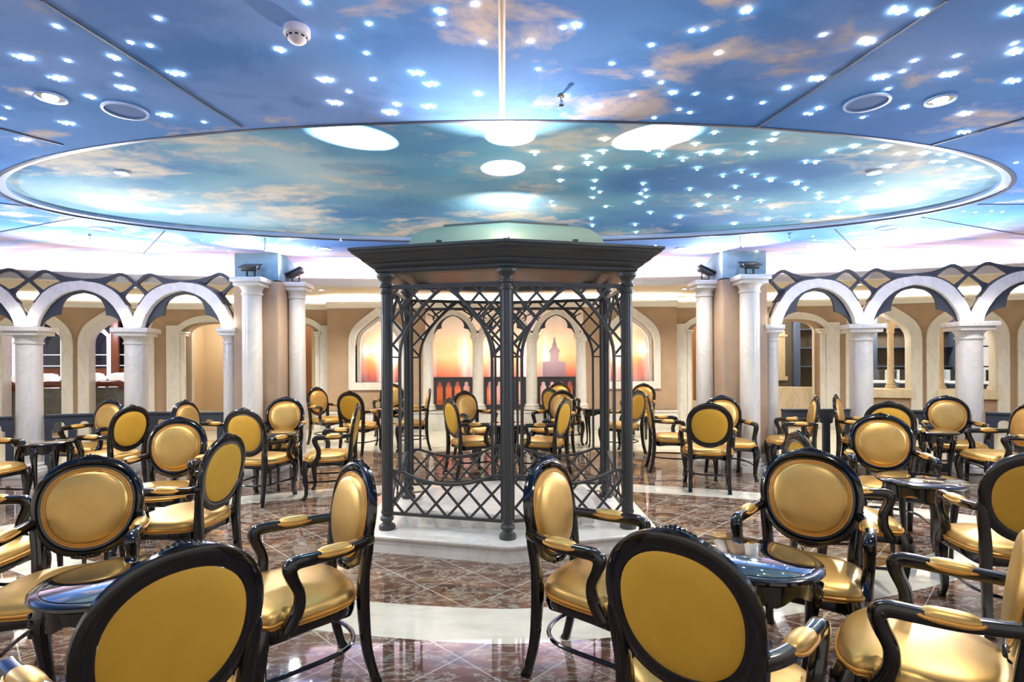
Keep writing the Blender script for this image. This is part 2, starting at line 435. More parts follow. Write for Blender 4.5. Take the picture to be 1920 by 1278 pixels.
def crown(name, sg, a=0, b=None, z=ZW):
    b = sg.L if b is None else b
    prof = [(0, -.10), (.02, -.10), (.03, -.07), (.05, -.05), (.07, -.02), (.09, -.01), (.09, .03), (.075, .03), (.075, .005), (0, .005)]
    bm = nb(); rs = []
    for q in (a, b):
        rs.append([bm.verts.new((q, -d, z+h)) for d, h in prof])
    n_ = len(prof)
    for i in range(n_): bm.faces.new((rs[0][i], rs[0][(i+1) % n_], rs[1][(i+1) % n_], rs[1][i]))
    bm.faces.new(rs[0]); bm.faces.new(rs[1][::-1])
    o = obj(name, bm, M['cornice'], loc=(sg.p0.x, sg.p0.y, 0)); o.rotation_euler = (0, 0, sg.rz); struct(o, 'white crown moulding along the tan wall')
    bm = nb(); box(bm, ((a+b)/2, -.035, z+.012), (b-a-.02, .06, .01))
    o = obj('trim_60', bm, M['cove'], loc=(sg.p0.x, sg.p0.y, 0)); o.rotation_euler = (0, 0, sg.rz); struct(o, 'cove light strip on the crown moulding')
def upper(sg, a=0, b=None):
    b = sg.L if b is None else b
    bm = nb(); box(bm, ((a+b)/2, .10, 2.73), (b-a, .1, .19))
    o = obj('wall_upper', bm, M['cornice'], loc=(sg.p0.x, sg.p0.y, 0)); o.rotation_euler = (0, 0, sg.rz); struct(o, 'cream wall band above the crown moulding')

sc_ = Seg((-3.68, 11.4), (3.58, 11.4))
sl = Seg((-7.13, 11.40), (-3.68, 11.72)); sr = Seg((3.58, 11.72), (6.88, 11.38))
sl2 = Seg((-12.0, 9.75), (-7.13, 11.40)); sr2 = Seg((6.88, 11.38), (12.0, 9.6))
upper(sc_); upper(sl); upper(sr); upper(sl2); upper(sr2)
for nm, sg in (('trim_40', sc_), ('trim_41', sl), ('trim_42', sr), ('trim_43', sl2), ('trim_44', sr2)): crown(nm, sg)
# ---- centre wall: two niches + triple arcade opening
sN1 = sc_.s_px(709); sN2 = sc_.s_px(1183)
zi0, zis, zia = 1.00, 1.78, 2.38
sOa = sc_.s_px(795); sOb = sc_.s_px(1097)
opening = [(sOa, .42), (sOb, .42), (sOb, 2.565), (sOa, 2.565)]
wall_run('wall_back', sc_.p0, sc_.p1, [ogee(.47, zi0, zis, zia, sN1), ogee(.47, zi0, zis, zia, sN2), opening], label='tan back wall')
# returns at the corners of the projecting centre wall
for x_ in (-3.68, 3.58):
    bm = nb(); box(bm, (x_+(.02 if x_ < 0 else -.02), 11.66, ZW/2), (.04, .5, ZW)); struct(obj('wall_return', bm, M['tan'], smooth=False), 'side of projecting back wall')
# marble skirting
def skirting(name, sg, a, b, h=.40, d=.06):
    bm = nb(); box(bm, ((a+b)/2, -d/2, h/2), (b-a, d, h), .008); box(bm, ((a+b)/2, -d/2-.01, h-.02), (b-a, d+.02, .04), .008)
    o = obj(name, bm, M['marble'], loc=(sg.p0.x, sg.p0.y, 0)); o.rotation_euler = (0, 0, sg.rz); struct(o, 'white marble skirting of the back wall')
skirting('baseboard_back', sc_, 0, sc_.L)
def niche(sg, s0, label, wi, z0, zs, za, fr=.135, bottom=True, depth=.35, floor_=None, name='wall_niche'):
    px = sg.at(s0)
    root = thing(name, label, 'wall niche' if bottom else 'window frame', px, sg.rz)
    o_ = ogee(wi+fr, z0-(fr+.02 if bottom else 0), zs, za+fr*1.35); i_ = ogee(wi, z0-(0 if bottom else .02), zs, za)
    if bottom: loops = [o_, i_]
    else:
        up_o = o_; up_i = [(x, y) for x, y in i_]; loops = [up_o[:]+list(reversed(up_i))]
        loops = [[(-wi-fr, z0)]+o_[1:-1]+[(wi+fr, z0), (wi, z0)]+list(reversed(i_[1:-1]))+[(-wi, z0)]]
    extr_obj('frame', loops, .06, M['marble'], root, bev=.006, off=-.02)
    # reveal
    bm = nb(); L = i_; A = [bm.verts.new((x, .0, z_)) for x, z_ in L]; B = [bm.verts.new((x, depth, z_)) for x, z_ in L]
    n_ = len(L)
    for i in range(n_ if bottom else n_-1): bm.faces.new((A[i], A[(i+1) % n_], B[(i+1) % n_], B[i]))
    # small inner pilaster lip
    obj('reveal', bm, M['marble'], root)
    return root
for s0, lab in ((sN1, 'white marble ogee niche with sunset picture, left of the gazebo'), (sN2, 'white marble ogee niche with sunset picture, right of the gazebo')):
    r_ = niche(sc_, s0, lab, .47, zi0, zis, zia)
    inn = ogee(.40, zi0, zis-.02, zia-.10)
    extr_obj('inner_moulding', [ogee(.47, zi0, zis, zia), inn], .10, M['marble'], r_, off=.16)
    bm = nb(); L = ogee(.55, zi0-.05, zis, zia+.08); bm.faces.new([bm.verts.new((x, .36, z_)) for x, z_ in L])
    obj('picture', bm, M['sunset'], r_, smooth=False)['label'] = 'orange and purple sunset picture'
    p_ = sc_.at(s0)
    for dx in (-.38, .38):
        lamp('niche_lamp', 'AREA', (p_[0]+dx, p_[1]+.26, 1.65), 2.6, (1, .90, .80), (p_[0]+dx*.3, p_[1]+.36, 1.65), shape='RECTANGLE', size=.9, size_y=.02)
# ---- triple arcade in the opening
p0 = Vector((sc_.p0.x, 11.4, 0))
pil = [802, 896, 997, 1090]
PX = [ptY(u, 11.45) for u in pil]
zcap = 1.48+(672-627)*11.4/F
def square_col(x, y, w_, ztop, label, group, z0=.42, mname='marble'):
    bm = nb()
    lathe(bm, [(w_*.72, 0), (w_*.72, .05), (w_*.62, .06), (w_*.66, .09), (w_*.55, .11), (w_*.5, .14), (w_*.46, ztop-z0-.16), (w_*.52, ztop-z0-.15), (w_*.52, ztop-z0-.12), (w_*.62, ztop-z0-.07), (w_*.68, ztop-z0-.05), (w_*.68, ztop-z0)], (0, 0, 0), 20)
    o = obj('marble_column', bm, M[mname], loc=(x, y, z0)); return tag(o, label, 'column', group)
labs = ['first from the left', 'second from the left', 'third from the left', 'rightmost']
for x_, l_ in zip(PX, labs): square_col(x_, 11.47, .24, zcap, 'slim white marble column of the back triple arcade, '+l_, 'slim columns of the back arcade')
EX = [0]+[0]
for j in range(3):
    a_, b_ = PX[j], PX[j+1]; c_ = (a_+b_)/2; hw = (b_-a_)/2; hz = 2.50-zcap
    root = thing('marble_arch', 'white pointed marble arch with grey cusps in the back wall arcade, '+['left bay', 'middle bay', 'right bay'][j], 'arch', (c_, 11.47, 0), 0, 'arches of the back arcade')
    Lo = bez((-hw*.98, zcap), (-hw*.9, zcap+.55*hz), (-.45*hw, zcap+.92*hz), (0, zcap+hz), 10); Li = bez((-hw+.13, zcap), (-hw*.66, zcap+.48*hz), (-.35*hw, zcap+.72*hz), (0, zcap+.80*hz), 10)
    ring_ = Lo+mirror(Lo)[1:]+list(reversed(Li+mirror(Li)[1:]))
    extr_obj('arch_ring', [ring_], .10, M['marble'], root)
    cus = [(-hw*.42, zcap+.30*hz), (-hw*.42, zcap+.30*hz)]
    cl = [(-hw+.13, zcap), (-hw*.62, zcap+.22*hz), (-hw*.44, zcap+.27*hz)]+bez((-hw*.45, zcap+.30*hz), (-hw*.5, zcap+.55*hz), (-hw*.2, zcap+.72*hz), (0, zcap+.77*hz), 8)
    extr_obj('cusped_tracery', [Li+mirror(Li)[1:]+list(reversed(cl+mirror(cl)[1:]))], .05, M['tracery'], root)
# dark spandrel panel above
o_ = [(PX[0]-.06, 2.565), (PX[3]+.06, 2.565), (PX[3]+.06, 2.52), (PX[0]-.06, 2.52)]
sp = thing('spandrel_tracery', 'dark pierced tracery band above the back wall arches', 'tracery', ((PX[0]+PX[3])/2, 11.47, 0))
cc = (PX[0]+PX[3])/2; hwT = (PX[3]-PX[0])/2
loops = [[(-hwT-.04, 2.40), (-hwT-.04, 2.57), (hwT+.04, 2.57), (hwT+.04, 2.40)]]
extr_obj('panel', [[(-hwT-.04, 2.49), (hwT+.04, 2.49), (hwT+.04, 2.57), (-hwT-.04, 2.57)]], .05, M['tracery'], sp)
for x_ in PX:
    d = x_-cc
    for sg_ in (-1, 1):
        if abs(d+sg_*.3) > hwT+.05: continue
        bm = nb()
        P = spline([(d, 0, 2.02, .018, .022), (d+sg_*.14, 0, 2.22, .018, .022), (d+sg_*.12, 0, 2.36, .018, .022), (d+sg_*.30, 0, 2.49, .018, .022)], 5); tube(bm, P, 6, (0, 1, 0))
        P = spline([(d, 0, 2.42, .014, .02), (d+sg_*.12, 0, 2.36, .014, .02), (d+sg_*.2, 0, 2.30, .014, .02)], 4); tube(bm, P, 6, (0, 1, 0))
        obj('scrollwork', bm, M['tracery'], sp)
# balustrades (dark, cusped slots)
def slots(W, z0, z1, n, zt, cw):
    out = []
    for i in range(n):
        c_ = -W/2+(i+.5)*W/n; h = cw/2
        L = [(-h, z0), (-h, z1-.10)]+[(-h*.62, z1-.085)]+bez((-h*.62, z1-.05), (-h*.6, z1-.01), (-h*.3, z1), (0, z1), 5)
        L = L+mirror(L)[1:]
        out.append([(c_+x, y) for x, y in L])
    return out
def balustrade(cx, cy, rz, W, H, n, label, group, z0=0.0, th=.05):
    root = thing('balustrade', label, 'balustrade', (cx, cy, z0), rz, group)
    extr_obj('pierced_panel', [[(-W/2, .03), (W/2, .03), (W/2, H-.03), (-W/2, H-.03)]]+slots(W-.06, .10, H-.10, n, 0, (W-.06)/n*.68), th, M['iron' if z0 else 'tracery'], root, bev=.004)
    bm = nb(); box(bm, (0, 0, H-.015), (W, th+.03, .03), .006); obj('handrail', bm, M['iron' if z0 else 'tracery'], root)
    bm = nb(); box(bm, (0, 0, .03), (W, th+.02, .06), .006); obj('base_rail', bm, M['iron' if z0 else 'tracery'], root)
for j in range(3):
    a_, b_ = PX[j]+.12, PX[j+1]-.12
    balustrade((a_+b_)/2, 11.5, 0, b_-a_, .68, 4, 'dark cusped balustrade between slim marble columns on back wall, '+['left bay', 'middle bay', 'right bay'][j], 'balustrades of the back arcade', z0=.42)
# recess behind the arcade: mural + tower
bm = nb()
xa, xb = PX[0]-.35, PX[3]+.35
for q in range(1):
    vs = [bm.verts.new(p) for p in ((xa, 12.05, .2), (xb, 12.05, .2), (xb, 12.05, 2.75), (xa, 12.05, 2.75))]; bm.faces.new(vs)
tag(obj('sunset_mural', bm, M['sunset'], smooth=False), 'large backlit sunset mural behind the back wall arcade', 'mural')
tx = ptY(1040, 12.0)
mu = extr_obj('mural_tower', [[(tx-.26, .98), (tx+.24, .98), (tx+.24, 1.40), (tx+.09, 1.42), (tx+.09, 1.60), (tx+.12, 1.62), (tx+.09, 1.68), (tx+.05, 1.72), (tx+.04, 1.80), (tx+.02, 1.84), (tx+.01, 1.93), (tx-.01, 1.93), (tx-.02, 1.84), (tx-.04, 1.80), (tx-.05, 1.72), (tx-.09, 1.68), (tx-.12, 1.62), (tx-.09, 1.60), (tx-.09, 1.42), (tx-.26, 1.40)]], .01, M['tower'], loc=(0, 12.035, 0))
tag(mu, 'hazy domed tower silhouette pictured on the sunset mural, right bay', 'mural tower')
bm = nb()
for x_ in (xa, xb):
    box(bm, (x_, 11.84, 1.4), (.04, .38, 2.8))
box(bm, ((xa+xb)/2, 11.84, 2.76), (xb-xa, .38, .04)); box(bm, ((xa+xb)/2, 11.73, .21), (xb-xa, .56, .42))
struct(obj('wall_recess', bm, M['marble'], smooth=False), 'sides of the arcade recess')
for x_ in PX:
    lamp('recess_lamp', 'AREA', (x_, 11.62, 1.5), 4, (1, .93, .86), (x_, 12.0, 1.5), shape='RECTANGLE', size=1.9, size_y=.03)

# ---- doorways (basket arches with shouldered marble frames)
def door_hole(s0, hw=.56, z0=0.02): return basket(hw, z0, 2.02, 2.25, s0)
def door_frame(sg, s0, n, label, hw=.56):
    root = bpy.data.objects.new('door_%d' % n, None); C.objects.link(root); root.location = sg.at(s0); root.rotation_euler = (0, 0, sg.rz); struct(root, label)
    W = .93; zo = 2.20
    outl = [(-W, 0), (-W, zo), (-.70, zo)]+bez((-.70, zo), (-.52, zo+.16), (-.30, zo+.22), (0, zo+.22), 8); outl = outl+mirror(outl)[1:]
    inl = basket(hw+.10, 0, 2.02, 2.27)
    outl2 = outl+list(reversed(inl))
    extr_obj('frame', [outl2], .07, M['marble'], root, bev=.006, off=-.03)
    bm = nb()
    for sx in (-1, 1):
        box(bm, (sx*(hw+.05), .02, 1.0), (.09, .16, 2.0), .008); box(bm, (sx*(hw+.05), .01, 2.05), (.16, .22, .04), .008); box(bm, (sx*(hw+.05), .01, 2.00), (.12, .18, .05), .006); box(bm, (sx*(hw+.05), .01, .06), (.14, .22, .12), .006)
    obj('pilaster', bm, M['marble'], root)
    bm = nb(); L = basket(hw, 0, 2.05, 2.25); A = [bm.verts.new((x, .0, z_)) for x, z_ in L]; B = [bm.verts.new((x, .35, z_)) for x, z_ in L]
    for i in range(len(L)-1): bm.faces.new((A[i], A[i+1], B[i+1], B[i]))
    obj('reveal', bm, M['marble'], root)
    return root
dL1 = sl.s_px(541); dL2 = sl.s_px(402); dR1 = sr.s_px(1347); dR2 = sr.s_px(1484)
wall_run('wall_back_left', sl.p0, sl.p1, [door_hole(dL1), door_hole(dL2)], label='tan wall with two doorways, left')
wall_run('wall_back_right', sr.p0, sr.p1, [door_hole(dR1), door_hole(dR2)], label='tan wall with two doorways, right')
door_frame(sl, dL2, 1, 'arched marble doorway to a beige room'); door_frame(sl, dL1, 2, 'arched marble doorway to a brown passage, left')
door_frame(sr, dR1, 3, 'arched marble doorway to a brown passage, right'); door_frame(sr, dR2, 4, 'arched marble doorway to cream arches')
# ---- windows of the side walls
wl = [(sl2, 62, 'left'), (sl2, 220, 'left'), (sr2, 1655, 'right'), (sr2, 1812, 'right'), (sr2, 1990, 'right'), (sl2, -110, 'left')]
HW = .47
for nm, sg in (('wall_left', sl2), ('wall_right', sr2)):
    hs = [ogee(HW+.01, .62 if nm == 'wall_right' else .0+.03, 1.80, 2.36, sg.s_px(u)) for s_, u, _ in wl if s_ is sg and 0 < sg.s_px(u)-HW]
    wall_run(nm, sg.p0, sg.p1, hs, label='tan wall with ogee windows, '+('left' if nm == 'wall_left' else 'right'))
nw = 1
for sg, u, side in wl:
    q = sg.s_px(u)
    if q-HW < 0: continue
    root = niche(sg, q, '', HW, 0.0, 1.80, 2.36, fr=.19, bottom=False, depth=.30)
    root.name = 'window_%d' % nw; nw += 1
    for kx in ('category',): del root[kx]
    root['label'] = 'ogee marble framed opening in the %s wall' % side; root['kind'] = 'structure'
    if side == 'right':
        bm = nb(); box(bm, (0, .08, .74), (2*HW+.06, .34, .17), .01); obj('window_sill', bm, M['cream_marble'], root)
        bm = nb(); box(bm, (0, .12, .33), (2*HW, .2, .64)); obj('under_panel', bm, M['brown'], root, smooth=False)

# ------------------------------------------------------------------ rooms beyond
def slab(name, c, s, m, label, cat=None, rz=0, bev=.0, kind=None):
    bm = nb(); box(bm, (0, 0, 0), s, bev); o = obj(name, bm, M[m], loc=c); o.rotation_euler = (0, 0, rz)
    if cat: tag(o, label, cat)
    else: struct(o, label)
    return o
# passages behind doors
slab('wall_passage', (-4.9, 13.1, 1.4), (1.9, .06, 2.8), 'brown', 'brown wall of left passage')
slab('wall_passage', (4.95, 13.1, 1.4), (2.0, .06, 2.8), 'brown', 'brown wall of right passage')
slab('door_leaf', (-4.1, 12.1, 1.1), (.28, .05, 2.16), 'beige', 'narrow beige panel standing inside the left brown passage', 'panel', 0, .005)
slab('door_leaf', (4.0, 12.1, 1.1), (.28, .05, 2.16), 'beige', 'narrow beige panel standing inside the right brown passage', 'panel', 0, .005)
st = thing('stairs', 'cream marble steps rising inside the right brown passage', 'stairs', (4.75, 12.40, 0))
for i in range(3):
    bm = nb(); box(bm, (0, i*.22, .08+.16*i), (1.0, .22, .16+.0), .008); obj('step', bm, M['cream_marble'], st)
st = thing('stairs', 'cream marble steps rising inside the left brown passage', 'stairs', (-4.75, 12.40, 0))
for i in range(3):
    bm = nb(); box(bm, (0, i*.22, .08+.16*i), (1.0, .22, .16), .008); obj('step', bm, M['cream_marble'], st)
slab('wall_beige', (-6.3, 13.4, 1.4), (2.2, .06, 2.8), 'beige', 'beige end wall of the left passage')
slab('wall_beige', (-7.35, 12.5, 1.4), (.06, 1.8, 2.8), 'beige', 'beige side wall of left passage')
slab('wall_beige', (-5.62, 12.6, 1.4), (.06, 1.6, 2.8), 'beige', 'beige divider wall of left passage')
slab('ceiling_passage', (-6.3, 12.7, 2.5), (2.2, 1.6, .05), 'brown', 'brown passage ceiling')
slab('ceiling_passage', (-4.8, 12.5, 2.75), (2.4, 1.4, .05), 'beige', 'passage ceiling')
slab('ceiling_passage', (6.2, 12.7, 2.75), (5.0, 2.0, .05), 'beige', 'passage ceiling')
slab('wall_beige', (6.3, 13.9, .45), (2.4, .08, .95), 'cream_marble', 'low cream marble wall behind right doorway')
slab('wall_dark', (6.3, 14.2, 1.5), (3.0, .06, 2.9), 'shelfback', 'dark end wall behind right doorway')
for i, x_ in enumerate((5.6, 6.55)):
    root = thing('cream_arch', 'cream stone arch standing behind the right doorway, '+['left one', 'right one'][i], 'arch', (x_, 13.8, .9))
    o_ = basket(.50, 0, 1.15, 1.40); i_ = basket(.30, 0, 1.1, 1.25)
    extr_obj('arch_frame', [o_+list(reversed(i_))], .12, M['cream_marble'], root, bev=.006)
    bm = nb()
    for sx in (-1, 1): box(bm, (sx*.4, 0, 1.12), (.24, .18, .06), .006); box(bm, (sx*.4, 0, .05), (.24, .18, .1), .006)
    obj('mouldings', bm, M['cream_marble'], root)
lamp('passage_lamp', 'POINT', (-6.3, 12.5, 2.3), 25, (1, .92, .76), shadow_soft_size=.1)
lamp('passage_lamp', 'POINT', (6.3, 12.7, 2.5), 35, (1, .9, .72), shadow_soft_size=.1)
lamp('passage_lamp', 'POINT', (-4.8, 12.3, 2.5), 10, (1, .9, .8), shadow_soft_size=.1)
lamp('passage_lamp', 'POINT', (4.8, 12.3, 2.5), 10, (1, .9, .8), shadow_soft_size=.1)

# left bar beyond the windows (local frame of sl2, y = away from room)
def lframe(sg, s_, out): v_ = sg.p0+sg.d*s_-sg.n*out; return v_
def place(o, sg, s_, out, z=0):
    v_ = lframe(sg, s_, out); o.location = (v_.x, v_.y, z); o.rotation_euler = (0, 0, sg.rz); return o
q0, q1 = sl2.s_px(-40), sl2.s_px(262)
bar_ = thing('bar_counter', 'grey stone bar counter with curving red-brown wooden top beyond left windows', 'bar counter'); place(bar_, sl2, (q0+q1)/2, .75)
Wb = q1-q0+.2
bm = nb(); box(bm, (0, .15, .45), (Wb, .3, .9)); obj('front', bm, M['greystone'], bar_)
bm = nb(); P = []
nW = 60
for i in range(nW+1):
    x = -Wb/2+Wb*i/nW; ph = (x/.95) % 1.0
    up_ = 0.0 if ph < .25 else (.07*min(1, (ph-.25)/.12) if ph < .75 else .07*max(0, 1-(ph-.75)/.12))
    P.append((x, .08, .93+up_, .11, .055))
tube(bm, P, 8, (0, 0, 1), sq=3); P2 = [(a, -.03, c-.055, .03, .02) for a, b, c, d, e in P]; tube(bm, P2, 8)
obj('bar_top', bm, M['wood'], bar_)['label'] = 'red-brown wooden bar top'
gl = thing('octagon_wall', 'lilac lit bar backdrop with octagonal white frames beyond the left windows', 'wall panel'); place(gl, sl2, (q0+q1)/2, 2.6)
bm = nb(); box(bm, (0, .1, 1.4), (Wb+2.4, .04, 2.8)); obj('backdrop', bm, M['darkglass'], gl, smooth=False)
npan = 10
for i in range(npan):
    cx_ = -Wb/2-.9+(Wb+1.8)*(i+.5)/npan; hw = .28
    oc = lambda e: [(cx_-hw+e, .95+.18), (cx_-hw+.18+e*.4, .95+e), (cx_+hw-.18-e*.4, .95+e), (cx_+hw-e, .95+.18), (cx_+hw-e, 2.05), (cx_+hw-.16-e*.4, 2.25-e), (cx_-hw+.16+e*.4, 2.25-e), (cx_-hw+e, 2.05)]
    extr_obj('octagon_frame', [oc(0), oc(.055)], .05, M['lilac'], gl, off=-.02)
    extr_obj('octagon_frame', [oc(.075), oc(.09)], .05, M['whitelit'], gl, off=-.02)
    if i % 2 == 0:
        bm = nb(); box(bm, (cx_+.38, -.1, 1.4), (.16, .12, 2.6), .01); obj('post', bm, M['wood'], gl)
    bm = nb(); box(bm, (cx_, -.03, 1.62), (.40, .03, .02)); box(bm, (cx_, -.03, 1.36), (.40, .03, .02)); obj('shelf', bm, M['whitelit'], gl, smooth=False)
    bm = nb(); box(bm, (cx_, .05, 1.15 if i % 3 else 1.6), (.42, .05, .30 if i % 3 else 1.0)); obj('panel', bm, M['wood'], gl, smooth=False)
for i in range(4):
    so = thing('bar_sofa', 'curved white upholstered sofa behind the bar counter, '+['leftmost', 'second from the left', 'third from the left', 'rightmost'][i], 'sofa', group='white sofas behind the bar'); place(so, sl2, q0+.2+i*.88, 1.75)
    bm = nb(); box(bm, (0, 0, .75), (.75, .45, .9), .12); obj('back', bm, M['whitelit'], so)  # sofa is no lamp, its brightness is put in as emission
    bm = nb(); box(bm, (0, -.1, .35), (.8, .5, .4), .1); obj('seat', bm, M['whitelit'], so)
v_ = lframe(sl2, (q0+q1)/2, 1.6); lamp('bar_lamp', 'POINT', (v_.x, v_.y, 2.4), 30, (.85, .8, 1), shadow_soft_size=.1)
bm = nb(); box(bm, (0, 0, 0), (8, 3.2, .05)); o = obj('ceiling_bar', bm, M['wood'], smooth=False); place(o, sl2, (q0+q1)/2-.6, 1.85, 2.70); struct(o, 'dark ceiling of the bar')

# right shop beyond the windows
q0, q1 = sr2.s_px(1600), sr2.s_px(1990)
sh = thing('display_shelves', 'tall dark navy display shelves with lit niches beyond right windows', 'shelves'); place(sh, sr2, (q0+q1)/2, 2.1)
bm = nb(); box(bm, (0, .2, 1.3), (5.6, .05, 2.7)); obj('back_panel', bm, M['shelfback'], sh, smooth=False)
for i in range(7):
    x_ = -2.4+i*.8
    bm = nb(); box(bm, (x_, 0, 1.3), (.14, .36, 2.7), .01); obj('post', bm, M['navy'], sh)
    if i < 6:
        if i in (1, 4):
            bm = nb(); box(bm, (x_+.4, .1, 1.55), (.62, .04, 2.1)); obj('lit_panel', bm, M['whitelit'], sh, smooth=False)['label'] = 'bright white lit panel'
        for zz_ in (1.25, 1.70, 2.15):
            bm = nb(); box(bm, (x_+.4, 0, zz_), (.66, .34, .03), .005); obj('shelf', bm, M['navy'], sh)
for i, u in enumerate((1645, 1745, 1850)):
    cs = thing('showcase', 'glass topped navy showcase beyond the right windows, '+['left one', 'middle one', 'right one'][i], 'showcase', group='shop showcases'); place(cs, sr2, sr2.s_px(u)+.1, 1.1)
    bm = nb(); box(bm, (0, 0, .45), (.72, .4, .9), .01); obj('cabinet', bm, M['navy'], cs)
    bm = nb(); box(bm, (0, 0, .94), (.66, .34, .05), .01); obj('tray', bm, M['whitelit'], cs)
    bm = nb(); box(bm, (0, 0, 1.08), (.70, .38, .24)); obj('glass_case', bm, M['glass'], cs, smooth=False)
for i, u in enumerate((1687, 1785, 1890)):
    v_ = lframe(sr2, sr2.s_px(u), .55)
    bm = nb(); lathe(bm, [(.10, 0), (.10, .05), (.075, .07), (.085, .10), (.062, .13), (.055, 1.15), (.075, 1.17), (.062, 1.20), (.085, 1.30), (.11, 1.34), (.11, 1.38)], (0, 0, 0), 20)
    o = obj('cream_column', bm, M['cream_marble'], loc=(v_.x, v_.y, .82)); tag(o, 'small cream stone column with carved capital inside right window, '+['left one', 'middle one', 'right one'][i], 'column', 'cream columns in the right windows')
bm = nb(); box(bm, (0, 0, 0), (7.5, .28, .82)); o = obj('wall_low', bm, M['cream_marble'], smooth=False); place(o, sr2, (q0+q1)/2, .55, .41); struct(o, 'low cream marble wall under the cream columns')
v_ = lframe(sr2, (q0+q1)/2-.8, 1.3); lamp('shop_lamp', 'POINT', (v_.x, v_.y, 2.5), 60, (1, .86, .66), shadow_soft_size=.1)
bm = nb(); box(bm, (0, 0, 0), (8, 3.0, .05)); o = obj('ceiling_shop', bm, M['beige'], smooth=False); place(o, sr2, (q0+q1)/2+.4, 1.75, 2.72); struct(o, 'ceiling of the shop')

# ------------------------------------------------------------------ piers, columns, arcades
def fluted(bm, r, z0, z1, c, n=16, depth=.0):
    seg = n*4 if depth else 32; zs = [z0, z1]; rg = []
    for z_ in zs:
        L = []
        for k_ in range(seg):
            a_ = 2*PI*k_/seg; rr_ = r-(depth*(0.5-0.5*math.cos(k_*2*PI/4)) if depth else 0)
            L.append(bm.verts.new((c[0]+rr_*math.cos(a_), c[1]+rr_*math.sin(a_), z_)))
        rg.append(L)
    for k_ in range(seg): bm.faces.new((rg[0][k_], rg[0][(k_+1) % seg], rg[1][(k_+1) % seg], rg[1][k_]))
    bm.faces.new(rg[0][::-1]); bm.faces.new(rg[1])
def classical(x, y, H, r, label, group, rz=0, cap=.45):
    root = thing('marble_column', label, 'column', (x, y, 0), rz, group)
    bm = nb(); lathe(bm, [(r, .16), (r*1.0, .3), (r*.96, H-.17)], (0, 0, 0), 32); obj('shaft', bm, M['marble_column'], root)
    bm = nb(); box(bm, (0, 0, H-.03), (cap, cap, .06), .006); box(bm, (0, 0, H-.085), (cap*.86, cap*.86, .05), .008)
    lathe(bm, [(r*.98, H-.22), (r*1.08, H-.215), (r*1.08, H-.195), (r*1.0, H-.19), (r*1.02, H-.15), (r*1.25, H-.11)], (0, 0, 0), 32); obj('capital', bm, M['marble_column'], root)
    bm = nb(); box(bm, (0, 0, .04), (cap*.9, cap*.9, .08), .006)
    lathe(bm, [(r*1.35, .08), (r*1.4, .10), (r*1.3, .125), (r*1.12, .13), (r*1.2, .15), (r*1.1, .17), (r, .175)], (0, 0, 0), 32); obj('base', bm, M['marble_column'], root)
    return root
ZP = 2.54; ZA = 1.48+.42*1.035
for sx, nm in ((-1, 'left'), (1, 'right')):
    xc = -3.30 if sx < 0 else 3.20
    inner_x = xc-sx*.29
    pr = bpy.data.objects.new('wall_pier', None); C.objects.link(pr); pr.location = (xc, 7.62, 0); struct(pr, 'square tan pier of the oval lounge, '+nm)
    bm = nb(); box(bm, (0, 0, ZP/2-.01), (.60, .62, ZP-.02), .006); obj('pier_body', bm, M['tan'], pr, smooth=False)
    bm = nb(); box(bm, (0, 0, (ZP+ZC)/2), (.58, .60, ZC-ZP), .0); obj('painted_upper_block', bm, M['sky_block'], pr, smooth=False)['label'] = 'upper block painted as teal sky'
    bm = nb(); box(bm, (0, 0, .10), (.70, .72, .20), .01); obj('plinth', bm, M['marble'], pr)
    classical(xc+(.0 if sx < 0 else .01), 7.19, ZP, .125, 'tall white marble column on the front of the tan pier, %s side' % nm, 'tall pier columns', cap=.40)
    classical(inner_x-sx*.12, 7.66, ZP, .115, 'tall white marble column on the gazebo side of the tan pier, %s side' % nm, 'tall pier columns', cap=.36)
    for (fx, fy, tgx, side) in ((xc, 7.16, xc-sx*.2, 'front'), (inner_x-sx*.12, 7.62, inner_x-sx*1, 'gazebo side')):
        fl = thing('floodlight', 'black rectangular floodlight on top of the tall column, %s of the %s pier' % (side, nm), 'floodlight', (fx, fy, ZP), 0, 'floodlights on tall columns')
        tl = Matrix.Rotation(.35, 4, 'X') if side == 'front' else Matrix.Rotation(sx*.45, 4, 'Y')
        bm = nb(); box(bm, (0, 0, 0), (.20, .15, .05), .01); box(bm, (0, 0, .035), (.24, .19, .02), .006)
        bmesh.ops.transform(bm, matrix=Matrix.Translation((0, 0, .13)) @ tl, verts=bm.verts[:]); obj('lamp_head', bm, M['black'], fl)
        bm = nb(); box(bm, (0, 0, .015), (.10, .06, .03), .004)
        for sxx in (-1, 1): box(bm, (sxx*.05, 0, .07), (.012, .03, .12))
        obj('bracket', bm, M['black'], fl)
        lamp('flood_lamp', 'SPOT', (fx, fy-.12, ZP+.18), 40, (.88, .92, 1), (fx-sx*.5, fy-1.2, ZC), spot_size=2.7, spot_blend=1, shadow_soft_size=.05)

AK = 1.035
sz = lambda z_: EYE+(z_-EYE)*AK
colsL = [(-7.22, 6.47), (-6.14, 7.10), (-5.02, 7.49), (-3.66, 7.46)]
colsR = [(3.60, 7.46), (4.82, 7.43), (5.92, 7.00), (6.99, 6.40)]
for i, (x, y) in enumerate(colsL[:3]):
    if i == 0: continue
    classical(x, y, ZA, .142, 'short white marble column of the left arcade, '+['', 'left one at the photo edge', 'nearer the pier'][i], 'short arcade columns', math.atan2(.4, 1.1)*.6)
for i, (x, y) in enumerate(colsR[1:3]):
    classical(x, y, ZA, .142, 'short white marble column of the right arcade, '+['nearer the pier', 'right one by the photo edge'][i], 'short arcade columns', -.2)
classical(-3.70, 7.42, ZA, .09, 'slim white marble half column against the outer side of the left pier', None, 0, .26)
classical(3.60, 7.42, ZA, .09, 'slim white marble half column against the outer side of the right pier', None, 0, .26)

